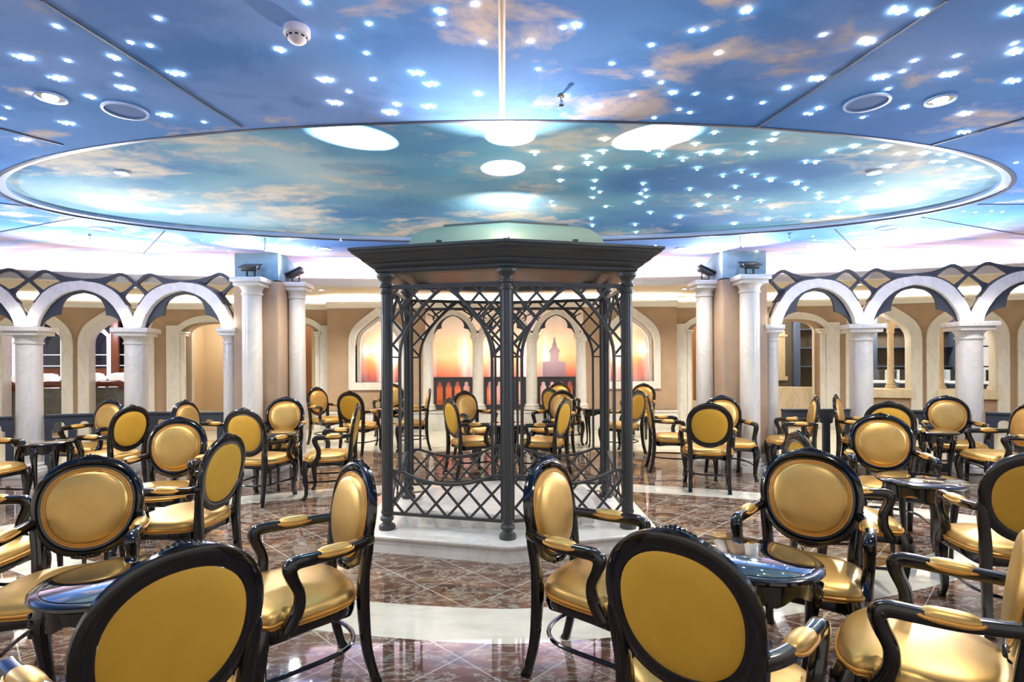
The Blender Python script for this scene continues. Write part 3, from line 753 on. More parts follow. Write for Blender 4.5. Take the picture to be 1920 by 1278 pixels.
# arch + tracery shape in unit half width .59
Z = lambda y: 3.107-.002264*y
S = lambda x: (x-495)/327*.59
def zl(P): return [(S(x), sz(Z(y))) for x, y in P]
ro = [(168, 488), (190, 440), (215, 400), (260, 345), (300, 315), (340, 295), (380, 281), (420, 274), (460, 271), (495, 266)]
ri = [(235, 528), (245, 495), (262, 462), (300, 410), (335, 378), (370, 355), (410, 338), (450, 327), (495, 320)]
cs_ = [(240, 528), (262, 498), (295, 475), (330, 463), (356, 459), (360, 430), (366, 405), (378, 385), (395, 368), (420, 352), (450, 343), (495, 334)]
top = [(168, 262), (180, 258), (200, 243), (225, 225), (250, 214), (275, 213), (300, 222), (340, 236), (390, 248), (440, 253), (495, 255)]
def lozenge():
    P = [(186, 275), (205, 262), (225, 245), (245, 234), (270, 230), (295, 236), (320, 250), (345, 268), (372, 288), (355, 297), (335, 309), (315, 322), (292, 328), (265, 328), (240, 318), (215, 300)]
    return zl(P)
def half_drop():
    P = [(169, 285), (185, 296), (205, 312), (225, 330), (236, 350), (232, 372), (216, 396), (195, 430), (172, 468), (169, 468)]
    return zl(P)
def arcade_arch(p, q, label, group, zs=1.0):
    p = Vector(p); q = Vector(q); L = (q-p).length; c_ = (p+q)/2; rz = math.atan2(q.y-p.y, q.x-p.x); k_ = L/2/.59
    sc2 = lambda P: [(x*k_, z_) for x, z_ in P]
    root = thing('arcade_arch', label, 'arch', (c_.x, c_.y, 0), rz, group)
    O, I = sc2(zl(ro)), sc2(zl(ri))
    ringp = O+mirror(O)[1:]+list(reversed(I+mirror(I)[1:]))
    # springing feet down to capital
    O[0] = (O[0][0], sz(1.99))
    ringp = [(-L/2+.005, ZA+.003)]+O+mirror(O)[1:]+[(L/2-.005, ZA+.003)]+list(reversed(mirror(I)))[:0]+[(x, z_) for x, z_ in reversed(I+mirror(I)[1:])]
    extr_obj('arch_ring', [ringp], .20, M['marble'], root, bev=.008)
    T = sc2(zl(top)); Cc = sc2(zl(cs_))
    lz = sc2(lozenge()); hd = sc2(half_drop())
    lb_ = [(-L/2+.002, sz(1.99)), (-L/2+.002, hd[-2][1])]+list(reversed(hd[1:-2]))+[(-L/2+.002, hd[0][1]+.006)]
    outer = lb_+T+mirror(T)[1:]+mirror(lb_)+[(x, z_-.01) for x, z_ in reversed(O[1:]+mirror(O)[1:-1])]
    # web above the ring: clip so openings stay above the ring
    extr_obj('upper_tracery', [outer, lz, mirror(lz)], .045, M['tracery'], root)
    extr_obj('cusped_tracery', [I+mirror(I)[1:]+list(reversed(Cc+mirror(Cc)[1:]))], .045, M['tracery'], root)
    bm = nb(); P = [(x, 0, z_, .012, .105) for x, z_ in O[2:]+mirror(O)[1:-2]]
    tube(bm, P, 8, (0, 1, 0), sq=6)
    # dark outline strip hugging the outer edge of the ring
    obj('edge_strip', bm, M['tracery'], root)
    return root
names = ['first from the left edge', 'second from the left edge', 'third, touching the left pier']
for i in range(3): arcade_arch(colsL[i], (colsL[i+1][0]+(.0), colsL[i+1][1]), 'white marble arch with dark tracery, left arcade, '+names[i], 'arcade arches')
names = ['first, touching the right pier', 'second from the right pier', 'third from pier, at the right edge']
for i in range(3): arcade_arch(colsR[i], colsR[i+1], 'white marble arch with dark tracery, right arcade, '+names[i], 'arcade arches')
def fence(p, q, label, n):
    p = Vector(p); q = Vector(q); d = (q-p).normalized(); p = p+d*.16; q = q-d*.16; c_ = (p+q)/2
    balustrade(c_.x, c_.y, math.atan2(d.y, d.x), (q-p).length, .78, n, label, 'dark balustrades between the arcade columns')
nm3 = ['at the left photo edge', 'between the two short columns', 'beside the pier']
for i in range(3): fence(colsL[i], colsL[i+1], 'dark cusped balustrade of the left arcade, '+nm3[i], 3)
nm3 = ['beside the pier', 'between the two short columns', 'at the right photo edge']
for i in range(3): fence(colsR[i], colsR[i+1], 'dark cusped balustrade of the right arcade, '+nm3[i], 3)
# small uplights at the springing of the arches
for (x, y) in colsL[1:]+colsR[:-1]:
    lamp('arch_uplight', 'POINT', (x, y-.17, 1.98), 1.5, (1, .92, .85), shadow_soft_size=.02)

# ------------------------------------------------------------------ gazebo
GX, GY = .018, 4.83
HX, F1, F2 = .953, .73, .484
def hexp(kx, ky=None):
    ky = kx if ky is None else ky
    return [(0, -F1*ky), (HX*kx, -F2*ky), (HX*kx, F2*ky), (0, F1*ky), (-HX*kx, F2*ky), (-HX*kx, -F2*ky)]
ZB = .14
pf = thing('marble_platform', 'low white marble platform under the iron gazebo', 'platform', (GX, GY, 0))
def hexring(bm, prof, capb=True, capt=True):
    R = []
    for k_, z_ in prof: R.append([bm.verts.new((x, y, z_)) for x, y in hexp(k_)])
    for A, B in zip(R, R[1:]):
        for i in range(6): bm.faces.new((A[i], A[(i+1) % 6], B[(i+1) % 6], B[i]))
    if capb: bm.faces.new(R[0][::-1])
    if capt: bm.faces.new(R[-1])
bm = nb(); hexring(bm, [(1.20, 0), (1.20, ZB-.03)]); obj('riser', bm, M['marble'], pf, smooth=False)
bm = nb(); hexring(bm, [(1.205, ZB-.032), (1.235, ZB-.03), (1.245, ZB-.02), (1.245, ZB-.008), (1.235, ZB)]); obj('slab', bm, M['marble'], pf)
pl = thing('marble_plinth', 'white marble plinth step standing inside the iron gazebo', 'plinth', (GX, GY, ZB))
bm = nb(); hexring(bm, [(.74, 0), (.74, .085)]); obj('riser', bm, M['marble'], pl, smooth=False)
bm = nb(); hexring(bm, [(.75, .084), (.775, .09), (.78, .105), (.77, .12)]); obj('slab', bm, M['marble'], pl)

gz = thing('gazebo', 'dark grey iron lattice gazebo with sage green dome roof in the middle', 'gazebo', (GX, GY, ZB))
V6 = hexp(1.0); colbm = None
cb = nb()
CH = 2.15-ZB
fluted(cb, .041, .14, CH-.10, (0, 0), 12, .004)
lathe(cb, [(.064, 0), (.066, .018), (.060, .035), (.040, .045), (.036, .055), (.036, .062), (.050, .070), (.054, .085), (.050, .098), (.040, .105), (.038, .115), (.046, .125), (.046, .145)], (0, 0, 0), 24)
lathe(cb, [(.042, CH-.16), (.048, CH-.15), (.048, CH-.135), (.040, CH-.13), (.040, CH-.11), (.054, CH-.10), (.054, CH-.088), (.044, CH-.08), (.046, CH-.06), (.062, CH-.035), (.075, CH-.025), (.075, CH)], (0, 0, 0), 24)
bmesh.ops.recalc_face_normals(cb, faces=cb.faces[:])
cme = bpy.data.meshes.new('column'); cb.to_mesh(cme); cb.free()
for x, y in V6: link('column', cme, M['iron'], gz, (x, y, 0))
zt, zsp, zr0, zr1 = 2.045-ZB, 1.495-ZB, .265-ZB, .60-ZB
def panel(i):
    a = Vector(V6[i]); b = Vector(V6[(i+1) % 6]); d = (b-a).normalized(); L = (b-a).length; n3 = Vector((d.y, -d.x, 0))
    P3 = lambda s_, z_: Vector((a.x+d.x*s_, a.y+d.y*s_, z_))
    j = .115; e = .045
    def arch(s_):
        u = abs(s_-L/2)/(L/2-j)     # 1 at the jamb, 0 at the centre
        if u >= 1: return zsp
        return zsp+(zt-.01-zsp)*((1-u**1.9)**.62*.9+.1*(1-u))
    def sag(s_):
        u = abs(s_-L/2)/(L/2-j)
        return zr1-.085*(1-u*u) if u < 1 else zr1
    # frame bars
    fb = nb()
    bar(fb, P3(e, zt), P3(L-e, zt), .03, .022, n3); bar(fb, P3(e, zr0), P3(L-e, zr0), .022, .022, n3)
    bar(fb, P3(e, zr0), P3(e, zt), .012, .02, n3); bar(fb, P3(L-e, zr0), P3(L-e, zt), .012, .02, n3)
    for s_ in (j, L-j): bar(fb, P3(s_, zr1), P3(s_, zsp), .020, .020, n3)
    bar(fb, P3(e, zsp), P3(j, zsp), .014, .018, n3); bar(fb, P3(L-e, zsp), P3(L-j, zsp), .014, .018, n3)
    obj('panel_frame', fb, M['iron'], gz, smooth=False)
    ab = nb(); K = 40; pts = []
    for k_ in range(K+1):
        s_ = j+(L-2*j)*k_/K; pts.append(P3(s_, arch(s_)))
    # two crossing arcs that run on past the apex like interlaced arches
    lefts = []; rights = []
    for k_ in range(K+1):
        u = k_/K; th = u*PI/2
        lefts.append((j+(L/2-j+.01)*(1-math.cos(th))**1.0*1.0, zsp+(zt-zsp)*math.sin(th)**1.05))
    def arcpts(sgn):
        out = []
        for k_ in range(25):
            u = k_/24; x = j+(L/2-j)*(u**1.55); z_ = zsp+(zt-zsp)*(u**.80)
            if sgn < 0: x = L-x
            out.append(P3(x, z_))
        return out
    for sgn in (1, -1):
        Q = [(p.x, p.y, p.z, .013, .012) for p in arcpts(sgn)]; tube(ab, Q, 6, n3, sq=4)
    obj('arch_bar', ab, M['iron'], gz, smooth=False)
    def archz(s_):   # height of the arch bar at s_
        x = min(s_, L-s_)
        if x <= j: return zsp
        return zsp+(zt-zsp)*(min(1, (x-j)/(L/2-j))**(.80/1.55))
    lb = nb(); step = .006
    def lattice(inside, pitch, z0, z1, o_):
        for sgn in (1, -1):
            c0 = -2.0
            while c0 < 3.5:
                run = None; n_ = int((z1-z0)/step)
                for k_ in range(n_+2):
                    z_ = z0+k_*step; s_ = c0+sgn*(z_-z0)*.92
                    ok = k_ <= n_ and inside(s_, z_)
                    if ok and run is None: run = (s_, z_)
                    if not ok and run is not None:
                        pz = z_-step; ps = c0+sgn*(pz-z0)*.92
                        if pz-run[1] > .02: bar(lb, P3(*run)+n3*sgn*.003, P3(ps, pz)+n3*sgn*.003, .019, .010, n3)
                        run = None
                c0 += pitch
    pit = (L-2*e)/5.0
    lattice(lambda s_, z_: e < s_ < L-e and archz(s_) < z_ < zt, pit, zsp, zt, 0)
    obj('upper_lattice', lb, M['iron'], gz, smooth=False)
    lb = nb()
    lattice(lambda s_, z_: e < s_ < L-e and zr0 < z_ < sag(s_), pit, zr0, zr1, 0)
    obj('lower_lattice', lb, M['iron'], gz, smooth=False)
    rb = nb(); Q = []
    for k_ in range(31):
        s_ = e+(L-2*e)*k_/30; p = P3(s_, sag(s_)); Q.append((p.x, p.y, p.z, .012, .013))
    tube(rb, Q, 8, n3, sq=4); obj('curved_rail', rb, M['iron'], gz, smooth=False)
for i in range(6): panel(i)
o0 = -ZB
bm = nb()
hexring(bm, [(.86, 2.20+o0), (.90, 2.15+o0), (1.06, 2.15+o0), (1.08, 2.165+o0), (1.08, 2.185+o0), (1.11, 2.195+o0), (1.13, 2.21+o0), (1.13, 2.222+o0), (1.16, 2.23+o0), (1.175, 2.24+o0), (1.19, 2.262+o0), (1.225, 2.285+o0), (1.255, 2.295+o0), (1.26, 2.31+o0), (1.278, 2.315+o0), (1.278, 2.335+o0), (1.0, 2.345+o0), (.84, 2.35+o0)])
obj('cornice', bm, M['iron'], gz)
bm = nb(); R = []
for k_ in range(9):
    a_ = k_/8*PI/2; kk = .535+(.84-.535)*math.cos(a_)**.9 if k_ < 8 else .535; R.append((kk, 2.345+o0+.225*math.sin(a_)))
hexring(bm, R); obj('dome', bm, M['roofgreen'], gz)['label'] = 'sage green dome'
bm = nb(); hexring(bm, [(.50, 2.565+o0), (.545, 2.57+o0), (.545, 2.595+o0), (.52, 2.60+o0)]); obj('roof_cap', bm, M['iron'], gz, smooth=False)
bm = nb(); hexring(bm, [(.74, 2.180+o0), (.74, 2.198+o0)]); obj('soffit_panel', bm, M['black'], gz, smooth=False)['label'] = 'dark recessed soffit panel'
# gazebo roof lamps
lp = pt(950, 441, 2.40)
bm = nb(); bmesh.ops.create_uvsphere(bm, u_segments=14, v_segments=10, radius=.017); b_ = obj('roof_bulb', bm, M['bulb'], loc=(lp.x, lp.y, 2.40))
tag(b_, 'small glowing lamp bulb on the front of the gazebo roof', 'lamp')
for (px, py, w_) in ((683, 260, .46), (958, 257, .34), (945, 318, .34), (1215, 260, .46)):
    tgt = pt(px, py, 2.97); s0 = Vector((GX+(tgt.x-GX)*.6, 4.08+abs(tgt.x-GX)*.1, 2.42))
    ang = 2*math.atan(w_*.5/(tgt-s0).length)
    lamp('roof_spot', 'SPOT', s0, 650, (1, .88, .78), tgt, spot_size=ang, spot_blend=.6, shadow_soft_size=.01)
for i, (x_, y_) in enumerate(((-.5, 4.22), (.02, 4.12), (.55, 4.22))):
    up = thing('roof_spotlight', 'tiny black uplight on the gazebo roof edge, '+['left', 'centre', 'right'][i]+' one', 'spotlight', (x_, y_, 2.335))
    bm = nb(); lathe(bm, [(.018, 0), (.018, .03), (.024, .032), (.024, .055)], seg=14); obj('housing', bm, M['black'], up)
lamp('roof_wash', 'SPOT', (0, 5.1, 2.68), 22, (1, .84, .70), (0, 5.5, 3.0), spot_size=2.6, spot_blend=1, shadow_soft_size=.03)
# washes from lights at the ends of the oval and from the front middle
for sx in (-1, 1):
    lamp('oval_wash', 'SPOT', (sx*3.9, 5.4, 2.72), 16, (1, .84, .70), (sx*3.0, 4.7, 3.0), spot_size=2.5, spot_blend=1, shadow_soft_size=.05)
lamp('front_wash', 'SPOT', (0, 3.98, 2.42), 110, (1, .80, .66), (0, 2.9, 2.9), spot_size=1.5, spot_blend=1, shadow_soft_size=.03)
# added fill spots that brighten the ceiling, no real fixtures
for x_, y_ in ((-5.2, 7.0), (5.2, 7.0), (-6.4, 3.6), (6.4, 3.6)):
    lamp('ceiling_fill', 'SPOT', (x_, y_, 2.0), 210, (.88, .92, 1), (x_*.6, 4.2, 2.9), spot_size=2.6, spot_blend=1, shadow_soft_size=.1)

# ------------------------------------------------------------------ ceiling fittings
def disc(bm, r, z0, z1, seg=28): lathe(bm, [(r, z0), (r, z1)], seg=seg)
sm = pt(560, 70, 2.86); sd = thing('smoke_detector', 'round white smoke detector on the blue ceiling', 'smoke detector', (sm.x, sm.y, ZC))
bm = nb(); lathe(bm, [(.052, 0), (.055, -.012), (.055, -.030), (.050, -.036), (.040, -.038)], seg=28); obj('base', bm, M['white'], sd)
bm = nb(); lathe(bm, [(.040, -.036), (.040, -.050), (.030, -.060), (.012, -.066), (0, -.067)], seg=28)
obj('sensor_head', bm, M['white'], sd)
bm = nb()
for k_ in range(10): box(bm, (.0405*math.cos(k_*PI/5), .0405*math.sin(k_*PI/5), -.045), (.006, .014, .006), 0, k_*PI/5)
obj('vents', bm, M['black'], sd, smooth=False)
def ceiling_disc(px, py, r, label, lit, name, z=ZC):
    p = pt(px, py, z); root = thing(name, label, 'downlight' if lit else 'ceiling speaker', (p.x, p.y, z))
    bm = nb(); n_ = 32
    ringmesh(bm, [[(r*math.cos(2*PI*k_/n_), r*math.sin(2*PI*k_/n_), z_) for k_ in range(n_)] if 1 else 0 for r, z_ in ((r, .002), (r, -.008), (r*.88, -.010), (r*.86, .002))]); obj('ring', bm, M['riml'], root)
    bm = nb(); lathe(bm, [(r*.86, .001), (r*.86, -.003), (0, -.003)], seg=32)
    obj('grille' if not lit else 'housing', bm, M['rim'] if 0 else (M['speaker'] if not lit else M['chrome']), root)
    if lit:
        bm = nb(); lathe(bm, [(r*.5, -.003), (r*.45, -.010), (0, -.014)], seg=20); obj('bulb', bm, M['lampglow'], root)['label'] = 'glowing warm bulb'
M['speaker'] = mat('blue_speaker_grille', (.10, .22, .58), .8)
ceiling_disc(97, 182, .075, 'round recessed downlight, near left on the blue ceiling', True, 'downlight')
ceiling_disc(1766, 187, .075, 'round recessed downlight, near right on the blue ceiling', True, 'downlight')
ceiling_disc(237, 207, .115, 'round blue speaker grille, near left on the blue ceiling', False, 'ceiling_speaker')
ceiling_disc(1628, 192, .115, 'round blue speaker grille, near right on the blue ceiling', False, 'ceiling_speaker')
ceiling_disc(231, 323, .055, 'small round downlight inside the left half of the oval', True, 'downlight', ZC+.06)
ceiling_disc(1640, 323, .055, 'small round downlight inside the right half of the oval', True, 'downlight', ZC+.06)
ceiling_disc(141, 453, .07, 'small downlight far left behind the oval ceiling panel', True, 'downlight')
ceiling_disc(193, 430, .115, 'round speaker grille far left behind the oval ceiling panel', False, 'ceiling_speaker')
ceiling_disc(1665, 427, .115, 'round speaker grille far right behind the oval ceiling panel', False, 'ceiling_speaker')
ceiling_disc(1725, 449, .07, 'small downlight far right behind the oval ceiling panel', True, 'downlight')
ceiling_disc(608, 465, .07, 'small downlight left of the gazebo roof corner', True, 'downlight')
ceiling_disc(1278, 465, .07, 'small downlight right of the gazebo roof corner', True, 'downlight')
for px, py, lab in ((603, 543, 'left of the gazebo'), (1284, 541, 'right of the gazebo'), (455, 541, 'behind the left pier'), (120, 534, 'behind left arcade, left'), (250, 538, 'behind left arcade, right'), (1612, 533, 'behind right arcade, left'), (1752, 527, 'behind right arcade, right')):
    ceiling_disc(px, py, .06, 'small round downlight in the beige soffit, '+lab, True, 'downlight', 2.798)
for px, py, lab in ((1055, 183, 'on the blue ceiling right of the wide seam'), (170, 444, 'far left behind the oval'), (1481, 441, 'far right behind the oval'), (91, 528, 'in the soffit seen through the left arcade')):
    zz_ = 2.798 if py > 500 else ZC
    p = pt(px, py-4, zz_); sp = thing('sprinkler', 'chrome ceiling sprinkler head '+lab, 'sprinkler', (p.x, p.y, zz_))
    bm = nb(); lathe(bm, [(.020, 0), (.022, -.004), (.014, -.012), (.006, -.014), (.006, -.03)], seg=16); obj('body', bm, M['chrome'], sp)
    bm = nb(); lathe(bm, [(.004, -.03), (.004, -.05), (.014, -.051), (.014, -.053), (0, -.053)], seg=12); box(bm, (.008, 0, -.04), (.003, .004, .024)); box(bm, (-.008, 0, -.04), (.003, .004, .024)); obj('deflector', bm, M['chrome'], sp)
# fibre optic stars
def starmesh(kind):
    bm = nb(); rnd = random.Random(kind)
    pts = [(0, 0, .0075)]+[(.011*math.cos(a_), .011*math.sin(a_), .0045) for a_ in (0, PI/2, PI, 3*PI/2)]
    if kind == 1: pts = [(0, 0, .010), (.022, .004, .007), (-.020, -.006, .007), (.004, .020, .006), (-.006, -.02, .006), (.018, -.016, .005)]
    if kind == 2: pts = [(0, 0, .011), (.03, .01, .009), (-.028, .004, .008), (.012, -.024, .008), (-.014, .024, .007), (.045, -.012, .006), (-.045, -.014, .006)]
    for x, y, r_ in pts:
        bmesh.ops.create_icosphere(bm, subdivisions=1, radius=r_*.75, matrix=Matrix.Translation((x*.8, y*.8, 0)))
    me = bpy.data.meshes.new('star'); bm.to_mesh(me); bm.free(); me.materials.append(M['star']); return me
SM = [starmesh(i) for i in range(3)]
big = [(48, 108), (613, 150), (630, 193), (112, 147), (237, 165), (333, 138), (312, 216), (128, 231), (733, 210), (783, 137), (810, 158), (806, 200), (1532, 148), (1627, 78), (1652, 145), (1780, 140), (1685, 20), (1900, 22), (1900, 152), (735, 212), (1905, 97), (1115, 200), (1810, 213), (1808, 248), (46, 262)]
mid = [(300, 35), (110, 50), (216, 108), (130, 114), (225, 140), (172, 182), (18, 202), (385, 229), (248, 80), (284, 86), (527, 94), (578, 5), (695, 45), (827, 22), (830, 45), (702, 149), (657, 172), (746, 196), (998, 78), (1060, 52), (1083, 48), (1224, 85), (1300, 58), (1323, 55), (1218, 138), (1242, 155), (1263, 174), (1307, 176), (1371, 184), (1432, 193), (1476, 165), (1188, 179), (1276, 205), (1296, 211), (1229, 221), (1513, 213), (1537, 203), (1546, 66), (1695, 134), (1717, 114), (1796, 105), (1668, 167), (1698, 201), (1620, 220), (1731, 24), (1522, 214), (908, 80), (894, 8), (898, 176), (60, 175), (8, 222), (1905, 82), (1907, 305), (1060, 214), (1012, 130), (1062, 180), (690, 100), (640, 70), (1402, 20), (1150, 120), (1350, 100)]
inn = [(1102, 297, 0), (1136, 263, 0), (1216, 282, 1), (1238, 293, 0), (1347, 287, 1), (1306, 272, 0), (1316, 290, 0), (1342, 250, 0), (1413, 270, 0), (1412, 289, 0), (1450, 264, 0), (1456, 252, 0), (1561, 285, 1), (1603, 275, 1), (1282, 301, 0), (1309, 318, 0), (1178, 316, 0), (1392, 323, 0), (1357, 331, 0), (1417, 331, 0), (1446, 339, 1), (1380, 352, 0), (1512, 305, 0), (1531, 306, 0), (1495, 345, 1), (1511, 356, 0), (1537, 365, 0), (1537, 373, 0), (1587, 373, 1), (1573, 380, 0), (1295, 356, 0), (1329, 368, 0), (1384, 373, 0), (1312, 386, 1), (1361, 389, 0), (1428, 379, 0), (1449, 391, 0), (1207, 346, 0), (1212, 357, 0), (1203, 364, 0), (1199, 381, 1), (1213, 370, 0), (1117, 340, 0), (1126, 361, 0), (1114, 354, 0), (1113, 371, 0), (1034, 379, 0), (1038, 386, 0), (1137, 388, 0), (1221, 400, 0), (1275, 408, 1), (1377, 420, 1), (1440, 412, 1), (1110, 411, 0), (1112, 424, 0), (1192, 422, 0), (1194, 436, 0), (1516, 405, 0), (1534, 419, 0), (1574, 398, 0), (1618, 394, 0), (1624, 401, 0), (1658, 404, 0), (1664, 411, 0), (1584, 418, 0), (1640, 414, 0), (1629, 286, 0), (1660, 276, 1), (1690, 289, 0), (1735, 288, 1), (1765, 290, 0), (1754, 304, 0), (1771, 304, 0), (1790, 295, 0), (1668, 313, 1), (1706, 369, 0), (1719, 379, 0), (1735, 365, 0), (1780, 349, 0), (1746, 345, 0), (1740, 384, 0), (1650, 345, 0), (1830, 317, 1), (1845, 333, 0), (1857, 332, 0), (1866, 341, 0), (1807, 330, 0), (1834, 335, 0), (1800, 312, 0), (1049, 317, 0), (1052, 340, 0), (1104, 309, 0), (1130, 318, 0), (1133, 287, 0), (1245, 281, 0), (1005, 290, 0)]
far = [(1018, 468), (640, 450), (558, 462), (590, 463), (620, 468), (520, 455), (460, 452), (430, 470), (400, 465), (660, 470), (380, 450), (340, 462), (300, 455), (320, 470), (360, 478), (220, 452), (1230, 460), (1305, 458), (1340, 462), (1362, 468), (1395, 462), (1450, 455), (1480, 450), (1515, 462), (1500, 470), (1525, 443), (1528, 450), (1560, 458), (1545, 466), (1605, 440), (1640, 446), (1662, 441), (1690, 445), (1710, 440), (1775, 446), (1752, 440), (1830, 398), (1860, 396), (1881, 397), (1855, 418), (1862, 425), (1808, 396), (1878, 355), (1500, 478), (1420, 470), (1440, 478), (1600, 470), (1580, 462), (445, 480), (500, 470), (540, 475), (580, 478)]
def add_star(px, py, kind, z, group, label):
    if 'near blue' in label or 'teal' in label:
        zone = 'left end' if px < 455 else ('left of the wide seam' if px < 944 else ('right of the wide seam' if px < 1423 else 'right end'))
        group += ', '+zone; label += ', '+zone
    p = pt(px, py, z)
    o = bpy.data.objects.new('star_light', SM[kind]); C.objects.link(o); o.location = p; o.rotation_euler = (0, 0, random.random()*.6)
    tag(o, label, 'star light', group)
for px, py in big: add_star(px, py, 2, ZC-.002, 'large star lights on the near blue ceiling', 'large white cluster of star lights on near blue ceiling')
for px, py in mid: add_star(px, py, 1 if (px*7+py) % 3 == 0 else 0, ZC-.002, 'small star lights on the near blue ceiling', 'small white star light on the near blue sky ceiling')
for px, py, k_ in inn:
    p = pt(px, py, ZC+.06); e = math.sqrt((p.x/4.28)**2+((p.y-YC)/1.66)**2)
    if e > .985: continue
    add_star(px, py, k_, ZC+(.098-.053*min(1, max(0, (e-.2)/.8)))-.006, 'star lights inside the oval', 'small white star light on the teal sky of the oval')
for px, py in far:
    p = pt(px, py, ZC)
    if (p.x/7.5)**2+((p.y-YC)/2.65)**2 < 1: add_star(px, py, 0, ZC-.002, 'star lights behind the oval', 'tiny white star light on the lilac ceiling behind the oval')

# ------------------------------------------------------------------ chair
def build_chair():
    root = thing('armchair', '', 'armchair')
    YB, ZO, AL = .235, .734, math.radians(9)
    def bp(u, v_, w_=0):   # tilted back plane: u side, v up the back, w towards the sitter
        return (u, YB+v_*math.sin(AL)-w_*math.cos(AL), ZO+v_*math.cos(AL)+w_*math.sin(AL))
    RX, RV = .212, .216
    def el(a_, k_=1.0, dx=0):
        c_, s_ = math.cos(a_), math.sin(a_); e_ = 2/2.2
        x = math.copysign(abs(c_)**e_, c_); y = math.copysign(abs(s_)**e_, s_)
        x *= 1+.05*y
        return x*(RX*k_+dx), y*(RV*k_+dx)
    # seat outline
    def seat_out(a_, k_=1.0, notch=1):
        c_, s_ = math.cos(a_), math.sin(a_); e_ = 2/3.4
        x = math.copysign(abs(c_)**e_, c_); y = math.copysign(abs(s_)**e_, s_)
        hw = .268-.034*y; X = x*hw; Y = -.035+y*.235
        if y < -.5: Y -= .022*math.cos(x*PI)*.5+.01
        if notch:
            d = math.hypot(abs(X)-.272, Y+.155); f = math.exp(-(d/.035)**2); X -= math.copysign(.034*f, X)
            d = math.hypot(abs(X)-.215, Y-.195); f = math.exp(-(d/.035)**2); X -= math.copysign(.02*f, X); Y -= .01*f
        return X*k_, -.035+(Y+.035)*k_
    n_ = 56
    bm = nb(); prev = None
    prof = [(.985, .402), (1.0, .415), (1.005, .43), (.985, .447), (.93, .460), (.82, .470), (.6, .480), (.3, .487), (.05, .489)]
    Rg = []
    for k_, z_ in prof:
        Rg.append([bm.verts.new((*seat_out(2*PI*i/n_, k_, 1 if k_ > .9 else 0), z_)) for i in range(n_)])
    for A, B in zip(Rg, Rg[1:]):
        for i in range(n_): bm.faces.new((A[i], A[(i+1) % n_], B[(i+1) % n_], B[i]))
    bm.faces.new(Rg[0][::-1]); bm.faces.new(Rg[-1])
    seat = obj('seat', bm, M['gold'], root); seat['label'] = 'gold leather seat cushion'
    bm = nb()
    for dz, k_ in ((.405, 1.012), (.418, 1.022)): tube(bm, [(*seat_out(2*PI*i/n_, k_), dz, .0058) for i in range(n_)], 6, closed=True)
    obj('piping', bm, M['piping'], seat)
    # seat rail
    bm = nb(); Rg = []
    for k_, zf in ((.90, .36), (.985, .352), (1.01, .37), (1.0, .40), (.9, .404)):
        L = []
        for i in range(n_):
            a_ = 2*PI*i/n_; x, y = seat_out(a_, k_, 0)
            dz = .010*math.cos(4*a_)*(1 if zf < .36 else .3)
            L.append(bm.verts.new((x, y, zf+dz*(zf < .4))))
        Rg.append(L)
    for A, B in zip(Rg, Rg[1:]):
        for i in range(n_): bm.faces.new((A[i], A[(i+1) % n_], B[(i+1) % n_], B[i]))
    bm.faces.new(Rg[0][::-1]); bm.faces.new(Rg[-1])
    obj('seat_frame', bm, M['lacquer'], root)
    # legs
    for sx in (-1, 1):
        bm = nb()
        P = spline([(sx*.228, -.235, .405, .034, .034), (sx*.240, -.252, .34, .036, .036), (sx*.240, -.255, .27, .031, .031), (sx*.232, -.246, .17, .024, .024), (sx*.229, -.240, .08, .019, .019), (sx*.234, -.252, .03, .016, .018), (sx*.238, -.262, .012, .021, .023), (sx*.238, -.262, 0, .019, .021)], 4)
        P = [(a, b, c, d*1.1, e*1.1) for a, b, c, d, e in P]; tube(bm, P, 10, (0, 1, 0), sq=2.6)
        for dx, dz, r_ in ((0, .37, .016), (.012, .345, .012), (-.012, .345, .012), (0, .32, .012), (.008, .30, .009), (-.008, .30, .009)):
            bmesh.ops.create_icosphere(bm, subdivisions=1, radius=r_, matrix=Matrix.Translation((sx*.240+dx, -.283, dz)) @ Matrix.Diagonal((1, .6, 1.3, 1)))
        obj('leg', bm, M['lacquer'], root)
        bm = nb()
        P = spline([(sx*.226, .228, .70, .016, .014), (sx*.216, .222, .63, .022, .018), (sx*.202, .210, .52, .024, .020), (sx*.197, .205, .43, .025, .024), (sx*.197, .208, .32, .023, .023), (sx*.198, .222, .17, .020, .020), (sx*.202, .250, .05, .018, .019), (sx*.204, .268, 0, .020, .021)], 4)
        P = [(a, b, c, d*1.12, e*1.12) for a, b, c, d, e in P]; tube(bm, P, 12, (0, 1, 0), sq=3.4)
        obj('leg', bm, M['lacquer'], root)
    # back ring
    bm = nb(); n2 = 56; prof = [(-.026, -.012), (-.026, .004), (-.018, .018), (-.006, .020), (0, .013), (.006, .020), (.020, .016), (.030, .004), (.030, -.010), (.020, -.016), (-.015, -.016)]
    Rg = []
    for i in range(n2):
        a_ = 2*PI*i/n2; Rg.append([bm.verts.new(bp(*el(a_, 1, dr+(.008*max(0, math.sin(a_))**6 if dr > 0 else 0)), w_)) for dr, w_ in prof])
    m_ = len(prof)
    for i in range(n2):
        A, B = Rg[i], Rg[(i+1) % n2]
        for k_ in range(m_): bm.faces.new((A[k_], A[(k_+1) % m_], B[(k_+1) % m_], B[k_]))
    bf = obj('back_frame', bm, M['lacquer'], root)
    bm = nb()
    for i in range(-5, 6):
        u = i*.014; r_ = .0145-.0012*abs(i); v_ = RV+.038-abs(u)*.16-u*u*.9
        bmesh.ops.create_icosphere(bm, subdivisions=1, radius=r_, matrix=Matrix.Translation(bp(u, v_, .010)) @ Matrix.Rotation(u*8, 4, 'Y') @ Matrix.Diagonal((.8, .8, 1.1, 1)))
